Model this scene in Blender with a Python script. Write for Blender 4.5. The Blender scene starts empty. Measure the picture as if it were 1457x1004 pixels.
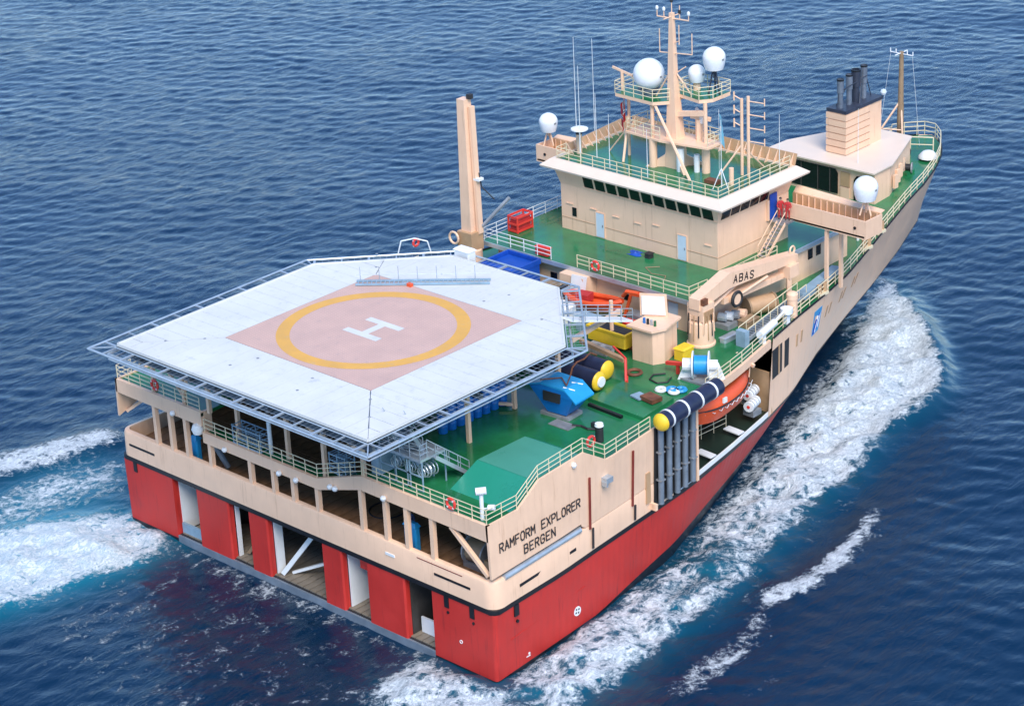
import bpy, math, random
import numpy as np
from mathutils import Vector, Matrix
random.seed(7); rng = np.random.default_rng(7)
scn = bpy.context.scene
COL = scn.collection
R = math.radians

# ------------------------------------------------------------------ camera
cam = bpy.data.cameras.new('camera'); cam_o = bpy.data.objects.new('camera', cam); COL.objects.link(cam_o)
cam.sensor_fit = 'HORIZONTAL'; cam.sensor_width = 36; cam.lens = 83.849
cam.clip_start = 1; cam.clip_end = 20000
rx, ux, fx = Vector((.73125, .68053, -.04644)), Vector((-.24209, .32258, .91506)), Vector((-.6377, .6579, -.40064))
cam_o.matrix_world = Matrix(((rx.x, ux.x, -fx.x, 117.43), (rx.y, ux.y, -fx.y, -97.88), (rx.z, ux.z, -fx.z, 84.93), (0, 0, 0, 1)))
scn.camera = cam_o

# ------------------------------------------------------------------ light
SUN_EL, SUN_AZ = 50, 124     # azimuth clockwise from +Y (bow): abaft the starboard beam
w = bpy.data.worlds.new('World'); scn.world = w; w.use_nodes = True
nt = w.node_tree
bg = nt.nodes['Background']; sky = nt.nodes.new('ShaderNodeTexSky')
sky.sky_type = 'NISHITA'; sky.sun_disc = False
sky.sun_elevation = R(SUN_EL); sky.sun_rotation = R(SUN_AZ)
sky.air_density = 1.0; sky.dust_density = .1; sky.ozone_density = 7.0
nt.links.new(sky.outputs[0], bg.inputs[0]); bg.inputs[1].default_value = 0.15
sun = bpy.data.lights.new('sun', 'SUN'); sun.energy = 2.3; sun.angle = R(32); sun.color = (1, .93, .84)
sun_o = bpy.data.objects.new('sun', sun); COL.objects.link(sun_o)
d = Vector((math.sin(R(SUN_AZ)) * math.cos(R(SUN_EL)), math.cos(R(SUN_AZ)) * math.cos(R(SUN_EL)), math.sin(R(SUN_EL))))
sun_o.rotation_euler = d.to_track_quat('Z', 'Y').to_euler(); sun_o.location = (60, -20, 120)
vs = scn.view_settings
vs.view_transform = 'Standard'; vs.look = 'None'; vs.gamma = 1; vs.use_curve_mapping = False; vs.exposure = 0.82

# ------------------------------------------------------------------ materials
MAT = {}
def mk(name, col, rough=.5, var=.12, scale=.6, metal=0, bump=.0, wear=None, wear_amt=0, rvar=.1, spec=.5, streak=False):
    m = bpy.data.materials.new(name); m.use_nodes = True; t = m.node_tree; N = t.nodes; L = t.links
    b = N['Principled BSDF']; tc = N.new('ShaderNodeTexCoord'); mp = N.new('ShaderNodeMapping')
    L.new(tc.outputs['Object'], mp.inputs[0])
    n = N.new('ShaderNodeTexNoise'); n.inputs['Scale'].default_value = scale; n.inputs['Detail'].default_value = 6; n.inputs['Roughness'].default_value = .62
    L.new(mp.outputs[0], n.inputs[0])
    mx = N.new('ShaderNodeMix'); mx.data_type = 'RGBA'
    mx.inputs[6].default_value = tuple(c * (1 - var) for c in col) + (1,)
    mx.inputs[7].default_value = tuple(min(1, c * (1 + var)) for c in col) + (1,)
    mr = N.new('ShaderNodeMapRange'); mr.inputs[1].default_value = .3; mr.inputs[2].default_value = .7
    L.new(n.outputs[0], mr.inputs[0]); L.new(mr.outputs[0], mx.inputs[0])
    out = mx.outputs[2]
    if wear:
        n2 = N.new('ShaderNodeTexNoise'); n2.inputs['Scale'].default_value = 1.4; n2.inputs['Detail'].default_value = 9; n2.inputs['Roughness'].default_value = .7
        mp2 = N.new('ShaderNodeMapping'); L.new(tc.outputs['Object'], mp2.inputs[0])
        if streak: mp2.inputs['Scale'].default_value = (2.2, 2.2, .16)
        L.new(mp2.outputs[0], n2.inputs[0])
        r2 = N.new('ShaderNodeMapRange'); r2.inputs[1].default_value = .56; r2.inputs[2].default_value = .74; r2.inputs[4].default_value = wear_amt
        L.new(n2.outputs[0], r2.inputs[0])
        m2 = N.new('ShaderNodeMix'); m2.data_type = 'RGBA'; m2.inputs[7].default_value = wear + (1,)
        L.new(r2.outputs[0], m2.inputs[0]); L.new(out, m2.inputs[6]); out = m2.outputs[2]
    L.new(out, b.inputs['Base Color'])
    rr = N.new('ShaderNodeMapRange'); rr.inputs[1].default_value = .3; rr.inputs[2].default_value = .7
    rr.inputs[3].default_value = max(.03, rough - rvar); rr.inputs[4].default_value = min(1, rough + rvar)
    L.new(n.outputs[0], rr.inputs[0]); L.new(rr.outputs[0], b.inputs['Roughness'])
    b.inputs['Metallic'].default_value = metal; b.inputs['Specular IOR Level'].default_value = spec
    if bump:
        bp = N.new('ShaderNodeBump'); bp.inputs['Strength'].default_value = bump; bp.inputs['Distance'].default_value = .05
        n3 = N.new('ShaderNodeTexNoise'); n3.inputs['Scale'].default_value = 3; L.new(tc.outputs['Object'], n3.inputs[0])
        L.new(n3.outputs[0], bp.inputs['Height']); L.new(bp.outputs[0], b.inputs['Normal'])
    MAT[name] = m; return m
mk('cream', (.87, .57, .38), .42, .05, .5, bump=.06, wear=(.46, .24, .12), wear_amt=.5, streak=True)
mk('cream_light', (.78, .63, .50), .42, .04, .5)
mk('deck_sky_sheen', (.07, .30, .215), .35, .06, .3)  # lighter copy of the deck green, sky reflection put into the colour
mk('deck_shaded', (.014, .03, .022), .4, .3, .4)  # deck green darkened to paint in the shade under the overhang
mk('cream_rail', (.76, .64, .42), .45, .06)
mk('white', (.80, .81, .80), .45, .04, .8, wear=(.55, .55, .5), wear_amt=.25)
mk('heli_white', (.65, .65, .62), .6, .06, .3, wear=(.40, .42, .43), wear_amt=.6)
mk('heli_pink', (.63, .42, .34), .7, .08, .5, wear=(.40, .31, .29), wear_amt=.6)
mk('heli_yellow', (.72, .38, .075), .6, .08, .8, wear=(.55, .38, .2), wear_amt=.7)
mk('alu', (.50, .56, .60), .38, .12, 1.2, metal=.55)
mk('alu_dark', (.16, .19, .22), .45, .2, 1.2, metal=.4)
mk('deck_green', (.016, .165, .060), .17, .38, .22, bump=.05, wear=(.035, .125, .08), wear_amt=.7, rvar=.13)
mk('deck_green_skylit', (.022, .26, .17), .33, .06, .3, wear=(.02, .2, .13), wear_amt=.4)  # same deck paint, brightened to carry the sky reflected on the hump
mk('red', (.50, .022, .028), .5, spec=.3, var=.10, scale=.35) if 0 else mk('red', (.54, .030, .022), .52, .10, .35, bump=.08, wear=(.20, .018, .018), wear_amt=.75, streak=True)
mk('black', (.010, .010, .013), .45, .3, .6)
mk('boot', (.012, .013, .018), .35, .4, .5)
mk('timber', (.26, .135, .065), .6, .45, .5, wear=(.05, .03, .02), wear_amt=.7)
mk('slip_timber', (.24, .20, .15), .55, .35, .6, wear=(.05, .045, .04), wear_amt=.7)
mk('steel', (.30, .31, .32), .45, .25, 1.0, metal=.3, wear=(.2, .12, .07), wear_amt=.5)
mk('steel_blue', (.24, .35, .43), .5, .2, .8, wear=(.2, .2, .2), wear_amt=.4)
mk('grey_tube', (.20, .24, .285), .4, .2, .8, metal=.2)
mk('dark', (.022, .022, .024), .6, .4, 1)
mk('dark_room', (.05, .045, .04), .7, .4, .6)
mk('glass', (.008, .009, .011), .07, .2, .6)
mk('blue', (.008, .17, .52), .35, .12, .9, wear=(.02, .1, .3), wear_amt=.5)
mk('blue_light', (.02, .30, .62), .35, .08, .9)
mk('blue_deep', (.006, .07, .40), .5, .2, .8)
mk('navy_rubber', (.016, .022, .055), .42, .25, 1.2)
mk('yellow', (.85, .55, .03), .4, .1, 1.2, wear=(.5, .3, .05), wear_amt=.4)
mk('orange', (.78, .10, .025), .38, .10, 1.0)
mk('red_bright', (.72, .05, .035), .4, .15, 1.2)
mk('rust', (.18, .065, .03), .7, .4, 1.5)
mk('brown', (.30, .20, .115), .6, .25, 1.0)
mk('dome', (.82, .83, .84), .3, .02, .8)
mk('door', (.60, .68, .74), .4, .05, 1)
mk('wing_panel', (.50, .31, .17), .5, .12, 1.2)
mk('funnel_black', (.035, .042, .065), .45, .3, 1)
mk('pipe', (.20, .23, .28), .4, .25, 1.4, metal=.4)
mk('skin', (.55, .33, .24), .5, .05, 4)
mk('suit_red', (.50, .03, .03), .7, .15, 4)
mk('suit_blue', (.03, .06, .16), .7, .15, 4)
mk('hair', (.03, .02, .015), .6, .2, 4)
mk('flag_red', (.55, .02, .03), .8, .1, 2); mk('flag_blue', (.25, .62, .78), .8, .1, 2); mk('flag_navy', (.01, .02, .12), .8, .1, 2)
mk('cargo_mix', (.35, .34, .34), .7, .5, 2.5)
mk('stencil', (.035, .03, .03), .5, .2, 1)
mk('brownline', (.22, .03, .02), .5, .2, 1)

# faint frame lines showing through the hull plating
def frame_bump(m, st=.18):
    t = m.node_tree; N = t.nodes; L = t.links; b = N['Principled BSDF']; tc = N.new('ShaderNodeTexCoord')
    wv = N.new('ShaderNodeTexWave'); wv.wave_type = 'BANDS'; wv.bands_direction = 'Y'; wv.inputs['Scale'].default_value = .45; wv.inputs['Distortion'].default_value = .5; wv.inputs['Detail'].default_value = 1
    L.new(tc.outputs['Object'], wv.inputs[0]); bp = N.new('ShaderNodeBump'); bp.inputs['Strength'].default_value = st; bp.inputs['Distance'].default_value = .06
    old = b.inputs['Normal'].links[0].from_socket if b.inputs['Normal'].links else None
    L.new(wv.outputs['Fac'], bp.inputs['Height'])
    if old: L.new(old, bp.inputs['Normal'])
    L.new(bp.outputs[0], b.inputs['Normal'])
frame_bump(MAT['red'], .2); frame_bump(MAT['cream'], .12)
# landing net pattern on the pink landing square (flat woven net)
def net_tex(m):
    t = m.node_tree; N = t.nodes; L = t.links; b = N['Principled BSDF']
    src = b.inputs['Base Color'].links[0].from_socket
    tc = N.new('ShaderNodeTexCoord'); br = N.new('ShaderNodeTexBrick'); br.offset = 0
    br.inputs['Scale'].default_value = 1; br.inputs['Mortar Size'].default_value = .03; br.inputs['Brick Width'].default_value = .22; br.inputs['Row Height'].default_value = .22
    L.new(tc.outputs['Object'], br.inputs[0])
    mx = N.new('ShaderNodeMix'); mx.data_type = 'RGBA'; mx.inputs[7].default_value = (.47, .29, .25, 1)
    mu = N.new('ShaderNodeMath'); mu.operation = 'MULTIPLY'; mu.inputs[1].default_value = .6
    L.new(br.outputs['Fac'], mu.inputs[0]); L.new(mu.outputs[0], mx.inputs[0]); L.new(src, mx.inputs[6]); L.new(mx.outputs[2], b.inputs['Base Color'])
net_tex(MAT['heli_pink'])

# ------------------------------------------------------------------ mesh helper
class MB:
    def __init__(s): s.v = []; s.f = []
    def add(s, vs, fs):
        o = len(s.v); s.v += [tuple(p) for p in vs]; s.f += [tuple(i + o for i in f) for f in fs]; return s
    def bx(s, x0, x1, y0, y1, z0, z1):
        return s.add([(x0,y0,z0),(x1,y0,z0),(x1,y1,z0),(x0,y1,z0),(x0,y0,z1),(x1,y0,z1),(x1,y1,z1),(x0,y1,z1)],
                     [(3,2,1,0),(4,5,6,7),(0,1,5,4),(1,2,6,5),(2,3,7,6),(3,0,4,7)])
    def beam(s, p, q, w, h=None, up=(0, 0, 1)):
        h = h or w; p = Vector(p); q = Vector(q); d = (q - p).normalized(); u = Vector(up)
        if abs(d.dot(u)) > .98: u = Vector((0, 1, 0))
        a = d.cross(u).normalized() * w / 2; b = a.cross(d).normalized() * h / 2
        return s.add([p-a-b, p+a-b, p+a+b, p-a+b, q-a-b, q+a-b, q+a+b, q-a+b],
                     [(0,1,2,3),(7,6,5,4),(0,4,5,1),(1,5,6,2),(2,6,7,3),(3,7,4,0)])
    def bar(s, p, q, r, r2=None, n=6):
        r2 = r if r2 is None else r2; p = Vector(p); q = Vector(q); d = (q - p).normalized()
        u = Vector((0, 0, 1)) if abs(d.z) < .9 else Vector((1, 0, 0))
        a = d.cross(u).normalized(); b = a.cross(d)
        ring = [(math.cos(2*math.pi*i/n), math.sin(2*math.pi*i/n)) for i in range(n)]
        return s.add([p + (a*c + b*t) * r for c, t in ring] + [q + (a*c + b*t) * r2 for c, t in ring],
                     [(i, (i+1) % n, n + (i+1) % n, n + i) for i in range(n)] + [tuple(range(n))[::-1], tuple(range(n, 2*n))])
    def path(s, pts, r, n=6):
        for a, b in zip(pts, pts[1:]): s.bar(a, b, r, n=n)
        return s
    def ext(s, pts, vec):
        n = len(pts); v = Vector(vec); P = [Vector(p) for p in pts]
        return s.add(P + [p + v for p in P], [tuple(range(n))[::-1], tuple(range(n, 2*n))] + [(i, (i+1) % n, n + (i+1) % n, n + i) for i in range(n)])
    def lathe(s, prof, c=(0,0,0), n=20, axis=2):
        o = len(s.v); m = len(prof)
        for i in range(n):
            a = 2*math.pi*i/n
            for r, z in prof:
                p = [r*math.cos(a), r*math.sin(a), z]
                if axis == 1: p = [p[0], p[2], p[1]]
                if axis == 0: p = [p[2], p[0], p[1]]
                s.v.append((c[0]+p[0], c[1]+p[1], c[2]+p[2]))
        for i in range(n):
            for k in range(m-1):
                s.f.append((o+i*m+k, o+((i+1) % n)*m+k, o+((i+1) % n)*m+k+1, o+i*m+k+1))
        return s
    def torus(s, c, R_, r, axis=1, n=18, m=8):
        prof = [(R_ + r*math.cos(2*math.pi*k/m), r*math.sin(2*math.pi*k/m)) for k in range(m+1)]
        return s.lathe(prof, c, n, axis)
    def grid(s, P):     # P[i][j] -> surface
        o = len(s.v); a = len(P); b = len(P[0])
        for r in P: s.v += [tuple(p) for p in r]
        for i in range(a-1):
            for j in range(b-1): s.f.append((o+i*b+j, o+i*b+j+1, o+(i+1)*b+j+1, o+(i+1)*b+j))
        return s
    def mesh(s, name):
        m = bpy.data.meshes.new(name); m.from_pydata(s.v, [], s.f); m.update(); return m
    def build(s, name, mat, parent=None, smooth=False):
        m = s.mesh(name)
        import bmesh
        b = bmesh.new(); b.from_mesh(m); bmesh.ops.remove_doubles(b, verts=b.verts, dist=1e-5); bmesh.ops.recalc_face_normals(b, faces=b.faces); b.to_mesh(m); b.free()
        m.materials.append(MAT[mat])
        if smooth:
            m.polygons.foreach_set('use_smooth', [True]*len(m.polygons)); m.set_sharp_from_angle(angle=R(40))
        o = bpy.data.objects.new(name, m); COL.objects.link(o)
        if parent: o.parent = parent; o.matrix_parent_inverse = Matrix.Translation(-Vector(world_loc(parent)))
        return o
def world_loc(o):
    return o.get('_wl', (0, 0, 0))
def empty(name, loc, label=None, cat=None, group=None, kind=None):
    o = bpy.data.objects.new(name, None); COL.objects.link(o); o.location = loc; o.empty_display_size = .3
    o['_wl'] = tuple(loc); tag(o, label, cat, group, kind); return o
def tag(o, label=None, cat=None, group=None, kind=None):
    if label: o['label'] = label
    if cat: o['category'] = cat
    if group: o['group'] = group
    if kind: o['kind'] = kind
    return o
def inst(mesh, name, loc, parent, rot=None, scale=None):
    o = bpy.data.objects.new(name, mesh); COL.objects.link(o); o.parent = parent
    wl = Vector(world_loc(parent)); o.location = Vector(loc) - wl
    if rot is not None: o.rotation_euler = rot
    if scale is not None: o.scale = scale
    return o
def copy_tree(o, off, **tags):
    c = o.copy(); COL.objects.link(c); c.location = Vector(o.location) + Vector(off)
    c['_wl'] = tuple(Vector(world_loc(o)) + Vector(off))
    for k, v in tags.items(): c[k] = v
    for ch in list(o.children):
        a = ch.copy(); COL.objects.link(a); a.parent = c
        for g in list(ch.children):
            b = g.copy(); COL.objects.link(b); b.parent = a
    return c
def text_obj(txt, size, mat, parent, M, sx=1, space=1.0, name='lettering', ext=.012, bold=.0):
    cu = bpy.data.curves.new('text', 'FONT'); cu.body = txt; cu.size = size; cu.space_character = space; cu.extrude = ext; cu.offset = bold
    cu.align_x = 'LEFT'
    t = bpy.data.objects.new('text', cu); COL.objects.link(t)
    dg = bpy.context.evaluated_depsgraph_get(); dg.update()
    me = bpy.data.meshes.new_from_object(t.evaluated_get(dg)); bpy.data.objects.remove(t)
    me.materials.clear(); me.materials.append(MAT[mat])
    o = bpy.data.objects.new(name, me); COL.objects.link(o)
    me.transform(M @ Matrix.Diagonal((sx, 1, 1, 1)))
    if parent: o.parent = parent; o.matrix_parent_inverse = Matrix.Translation(-Vector(world_loc(parent)))
    return o

GLYPH = {'R': [[(0,0),(0,1),(.75,1),(1,.85),(1,.65),(.75,.5),(0,.5)],[(.45,.5),(1,0)]], 'A': [[(0,0),(.5,1),(1,0)],[(.2,.34),(.8,.34)]], 'M': [[(0,0),(0,1),(.5,.42),(1,1),(1,0)]],
    'F': [[(0,0),(0,1),(1,1)],[(0,.52),(.8,.52)]], 'O': [[(.25,0),(0,.25),(0,.75),(.25,1),(.75,1),(1,.75),(1,.25),(.75,0),(.25,0)]], 'X': [[(0,0),(1,1)],[(0,1),(1,0)]], 'E': [[(1,0),(0,0),(0,1),(1,1)],[(0,.52),(.8,.52)]],
    'P': [[(0,0),(0,1),(.75,1),(1,.85),(1,.62),(.75,.46),(0,.46)]], 'L': [[(0,1),(0,0),(1,0)]], 'B': [[(0,0),(0,1),(.75,1),(.95,.87),(.95,.65),(.75,.52),(1,.38),(1,.14),(.78,0),(0,0)],[(0,.52),(.75,.52)]],
    'G': [[(1,.8),(.78,1),(.22,1),(0,.78),(0,.22),(.22,0),(.78,0),(1,.2),(1,.48),(.55,.48)]], 'N': [[(0,0),(0,1),(1,0),(1,1)]], 'S': [[(1,.82),(.78,1),(.22,1),(0,.8),(.2,.55),(.8,.45),(1,.22),(.78,0),(.22,0),(0,.18)]]}
def letters(txt, place, parent, w_, h_, pitch, stroke):
    for i, ch in enumerate(txt):
        if ch == ' ': continue
        m = MB()
        for line in GLYPH[ch]:
            for (x0, y0), (x1, y1) in zip(line, line[1:]):
                P, Q = Vector((i*pitch+x0*w_, y0*h_)), Vector((i*pitch+x1*w_, y1*h_)); d_ = (Q-P).normalized(); n_ = Vector((-d_.y, d_.x))*stroke/2; e_ = d_*stroke*.42
                c = [P-e_-n_, Q+e_-n_, Q+e_+n_, P-e_+n_]
                m.add([place(v.x, v.y) for v in c], [(0, 1, 2, 3)])
        m.build('letter', 'stencil', parent)

# ================================================================== SEA
def build_sea():
    def axis(a, b, st):
        core = np.arange(a, b, st); up = []; x = b; s = st
        while x < 9000: s *= 1.35; x += s; up.append(x)
        dn = []; x = a; s = st
        while x > -9000: s *= 1.35; x -= s; dn.append(x)
        return np.array(dn[::-1] + list(core) + [b] + up)
    st = .4
    X = axis(-175, 62, st); Y = axis(-42, 185, st)
    gx, gy = np.meshgrid(X, Y, indexing='ij')
    # wind ripples running roughly along the photo's grain
    z = np.zeros_like(gx)
    for k in range(70):
        lam = 1.0 * (3.4 / 1.0) ** rng.random(); th = R(128) + rng.normal(0, .5)
        kk = 2*np.pi/lam; amp = .0020 * lam ** .9
        ph = kk * (np.cos(th)*gx + np.sin(th)*gy) + rng.random()*6.28
        z += amp * (np.sin(ph) + .35*np.cos(2*ph)*.5)
    for k in range(14):      # low swell
        lam = 9 + 20*rng.random(); th = R(118) + rng.normal(0, .35); kk = 2*np.pi/lam
        z += .0007*lam*np.sin(kk*(np.cos(th)*gx + np.sin(th)*gy) + rng.random()*6.28)
    core = ((gx > -178) & (gx < 64) & (gy > -45) & (gy < 188)).astype(float)
    z *= core
    polys = {
    'main': [(-2.4, 76.5), (0.8, 74.1), (5.4, 70.2), (9.5, 66.3), (13.3, 62.4), (16.9, 57.0), (18.0, 52.6), (17.7, 49.0), (18.8, 45.0), (20.4, 39.9), (20.9, 34.2), (22.5, 27.6), (24.0, 21.4), (24.8, 15.6), (25.1, 9.8), (25.8, 3.9), (25.6, -0.1), (23.1, -4.3), (15.5, -7.1), (13.5, -4.8), (13.2, -1.5), (14.5, -0.5), (20.1, -0.7), (20.2, 5.9), (19.0, 14.8), (18.2, 22.2), (16.5, 29.4), (15.3, 34.4), (13.3, 40.7), (11.2, 47.4), (10.1, 51.8), (7.9, 57.4), (4.4, 64.4), (1.2, 70.2)],
    'thin': [(-2.3, 76.2), (1.2, 70.2), (7.9, 57.4), (11.2, 47.4), (15.3, 34.4), (18.2, 22.2), (20.2, 5.9), (20.2, -1.1), (19.5, 0.4), (19.0, 11.0), (17.6, 20.4), (15.5, 27.1), (10.8, 41.2), (4.9, 59.0)],
    'outer': [(23.2, 39.3), (25.9, 35.2), (27.8, 29.4), (28.3, 23.2), (27.2, 19.7), (25.6, 20.6), (26.0, 26.3), (25.5, 31.4), (23.5, 37.4)],
    'outer3': [(26.4, 20.3), (27.9, 15.2), (28.0, 9.4), (28.4, 5.0), (30.2, 5.9), (30.6, 12.0), (28.9, 18.9)],
    'outer2': [(32.0, 14.8), (34.4, 10.8), (34.5, 7.9), (32.9, 10.7)],
    'portstreak': [(-38.0, -2.0), (-37.5, 0.5), (-36.6, 4.1), (-35.0, 8.1), (-32.9, 10.0), (-30.9, 8.5), (-31.9, 4.9), (-33.0, 0.7), (-34.2, -1.9), (-34.8, -4.3)],
    'portlace': [(-31.6, -6.5), (-31.9, -3.6), (-31.8, 2.0), (-29.3, 7.2), (-23.4, 2.9), (-25.1, -1.7), (-27.1, -7.0), (-27.1, -9.7)],
    'portwash': [(-27.0, -11.1), (-26.1, -7.8), (-23.9, -4.0), (-21.8, -0.8), (-20.0, 0.5), (-14.8, -0.1), (-13.6, -2.3), (-14.6, -6.5), (-15.7, -11.5), (-15.9, -15.1), (-16.5, -18.4)],
    'trough': [(24.7, 20.6), (24.3, 26.9), (23.5, 34.1), (22.2, 39.7), (24.4, 37.0), (26.5, 30.0), (26.8, 23.6), (26.1, 20.4)],
    'stern': [(-13, .2), (-13, -1.2), (13.5, -1.4), (13.5, .2)],
    'chop': [(-13, 0), (-15, -14), (6, -22), (24, -14), (13, 0)],
    'hull': [(19.6, 0), (19, 11), (17.6, 20.4), (15.6, 27), (13, 35), (10.8, 41), (8, 50), (4.9, 59), (2.4, 68), (0, 75), (-2.4, 68), (-8, 50), (-13, 35), (-17.6, 20.4), (-19.6, 0)],
    }
    def inside(P):
        r = np.zeros(gx.shape, bool); n = len(P)
        for i in range(n):
            (x0, y0), (x1, y1) = P[i], P[(i+1) % n]
            if y0 == y1: continue
            c = ((gy >= y0) != (gy >= y1)) & (gx < (x1-x0)*(gy-y0)/(y1-y0) + x0); r ^= c
        return r.astype(float)
    def blur(a, sig):
        kr = int(3*sig/st) + 1; t = np.arange(-kr, kr+1)*st; k = np.exp(-t*t/(2*sig*sig)); k /= k.sum()
        a = np.apply_along_axis(lambda v: np.convolve(v, k, 'same'), 0, a)
        return np.apply_along_axis(lambda v: np.convolve(v, k, 'same'), 1, a)
    i0, i1 = np.searchsorted(X, [-60, 61.5]); j0, j1 = np.searchsorted(Y, [-41.5, 110])
    fullx, fully, fullz = gx, gy, z
    gx = gx[i0:i1, j0:j1]; gy = gy[i0:i1, j0:j1]
    M = {k: inside(v) for k, v in polys.items()}
    # value noise lumps for churned water
    def vnoise(sc):
        n = 256; g = rng.random((n, n)); a = gx/sc + 500; b = gy/sc + 500
        ia = np.floor(a).astype(int); ib = np.floor(b).astype(int); fa = a-ia; fb = b-ib
        fa = fa*fa*(3-2*fa); fb = fb*fb*(3-2*fb)
        G = lambda p, q: g[p % n, q % n]
        return (G(ia,ib)*(1-fa)+G(ia+1,ib)*fa)*(1-fb) + (G(ia,ib+1)*(1-fa)+G(ia+1,ib+1)*fa)*fb
    aft = np.clip((gy-26)/26, 0, 1)
    foam = (blur(M['main'], .7)*(.68 + .22*aft) + .36*blur(M['main'], .35)*aft*0 + .60*blur(M['thin'], .8) + .92*blur(M['outer'], .6) + .5*blur(M['outer3'], .7) + .6*blur(M['outer2'], .8) + .75*blur(M['portstreak'], .9)
            + .52*blur(M['portlace'], 1.2) + .95*blur(M['portwash'], 1.1) + .30*blur(M['stern'], .7) + .24*blur(M['chop'], 2.0) - .3*blur(M['trough'], .8))
    rag = .55*vnoise(7.0) + .45*vnoise(3.2)
    foam = foam*(1 - (1-aft)*np.clip((.54-rag)*1.6, 0, .42)*np.clip((gx-15)/5, 0, 1)*(gx < 22.8))
    wide = blur(np.clip(M['main'] + M['portwash'] + M['portlace']*.5 + M['outer'], 0, 1), 2.6)
    foam = np.maximum(foam, .36*wide)
    lump = .5*vnoise(2.6) + .3*vnoise(1.25) + .2*vnoise(.7)
    core_m = blur(M['main'], 1.3) + blur(M['portwash'], 1.1)*.9
    edge = blur(M['main'], .9); edge = edge*(1-edge)*4
    fw = np.clip((gy-30)/35, 0, 1)
    dz = core_m*(.35 + 2.0*(lump-.42)) + edge*fw*.95*np.clip(gx-3, 0, 6)/6 - .55*blur(M['trough'], 1.4) + .45*blur(M['outer'], 1.1)*(lump+.3) + .4*blur(M['portstreak'], 1.0)*(lump+.4)
    dz += .5*blur(M['thin'], 1.2)*(lump-.6)
    zz = fullz.copy(); zz[i0:i1, j0:j1] += dz - .35*blur(M['hull'], 1.0)*(gy > 2)*0
    F = np.zeros_like(fullx); F[i0:i1, j0:j1] = np.clip(foam, 0, 1.2)
    A = np.zeros_like(fullx); A[i0:i1, j0:j1] = np.clip(1.3*blur(M['portwash'], 2.2) + .35*blur(M['main'], 1.5) + .5*blur(M['portlace'], 2), 0, 1)
    nx, ny = len(X), len(Y)
    co = np.stack([fullx, fully, zz], -1).reshape(-1, 3).astype(np.float32)
    idx = np.arange(nx*ny).reshape(nx, ny)
    q = np.stack([idx[:-1, :-1], idx[1:, :-1], idx[1:, 1:], idx[:-1, 1:]], -1).reshape(-1, 4)
    me = bpy.data.meshes.new('sea'); me.vertices.add(len(co)); me.vertices.foreach_set('co', co.ravel())
    me.loops.add(q.size); me.loops.foreach_set('vertex_index', q.ravel().astype(np.int32))
    me.polygons.add(len(q)); me.polygons.foreach_set('loop_start', np.arange(0, q.size, 4, dtype=np.int32))
    me.update(calc_edges=True); me.polygons.foreach_set('use_smooth', np.ones(len(q), bool))
    for n_, arr in (('foam', F), ('aerated', A)):
        a = me.attributes.new(n_, 'FLOAT', 'POINT'); a.data.foreach_set('value', arr.reshape(-1).astype(np.float32))
    me.validate()
    m = bpy.data.materials.new('sea_water'); m.use_nodes = True; t = m.node_tree; N = t.nodes; L = t.links; b = N['Principled BSDF']
    geo = N.new('ShaderNodeNewGeometry'); pos = geo.outputs['Position']
    def noise(scale, detail=4, rough=.6, vec=None, dist=0):
        n = N.new('ShaderNodeTexNoise'); n.inputs['Scale'].default_value = scale; n.inputs['Detail'].default_value = detail; n.inputs['Roughness'].default_value = rough; n.inputs['Distortion'].default_value = dist
        L.new(vec or pos, n.inputs[0]); return n.outputs[0]
    def math_(op, a, c, cl=False):
        n = N.new('ShaderNodeMath'); n.operation = op; n.use_clamp = cl
        for i, v in enumerate((a, c)):
            if isinstance(v, (int, float)): n.inputs[i].default_value = v
            else: L.new(v, n.inputs[i])
        return n.outputs[0]
    at = N.new('ShaderNodeAttribute'); at.attribute_name = 'foam'; at2 = N.new('ShaderNodeAttribute'); at2.attribute_name = 'aerated'
    # streaky fbm: stretched along the ship's track and fine lacing
    mp = N.new('ShaderNodeMapping'); mp.inputs['Scale'].default_value = (.55, .34, .5); mp.inputs['Rotation'].default_value = (0, 0, R(8)); L.new(pos, mp.inputs[0])
    big = noise(1.0, 8, .68, mp.outputs[0], .8)
    fine = noise(2.0, 8, .72, None, .7)
    vo = N.new('ShaderNodeTexVoronoi'); vo.feature = 'DISTANCE_TO_EDGE'; vo.inputs['Scale'].default_value = .85
    wv = N.new('ShaderNodeVectorMath'); wv.operation = 'ADD'
    nv = N.new('ShaderNodeTexNoise'); nv.inputs['Scale'].default_value = .9; nv.inputs['Detail'].default_value = 4; L.new(pos, nv.inputs[0])
    sc = N.new('ShaderNodeVectorMath'); sc.operation = 'SCALE'; sc.inputs[3].default_value = 2.2; L.new(nv.outputs[1], sc.inputs[0])
    L.new(pos, wv.inputs[0]); L.new(sc.outputs[0], wv.inputs[1]); L.new(wv.outputs[0], vo.inputs['Vector'])
    lace = math_('SUBTRACT', .20, vo.outputs['Distance']); lace = math_('MULTIPLY', lace, .75)
    def stretch(v, a, c):
        n = N.new('ShaderNodeMapRange'); n.inputs[1].default_value = a; n.inputs[2].default_value = c; L.new(v, n.inputs[0]); return n.outputs[0]
    thr = math_('ADD', math_('MULTIPLY', stretch(big, .32, .68), .52), math_('MULTIPLY', stretch(fine, .28, .72), .48))
    dd = math_('SUBTRACT', math_('ADD', math_('MULTIPLY', at.outputs['Fac'], 1.0), math_('MULTIPLY', lace, math_('MULTIPLY', at.outputs['Fac'], 1.6))), thr)
    mr = N.new('ShaderNodeMapRange'); mr.inputs[1].default_value = -.16; mr.inputs[2].default_value = .30; mr.interpolation_type = 'SMOOTHSTEP'; L.new(dd, mr.inputs[0])
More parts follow.
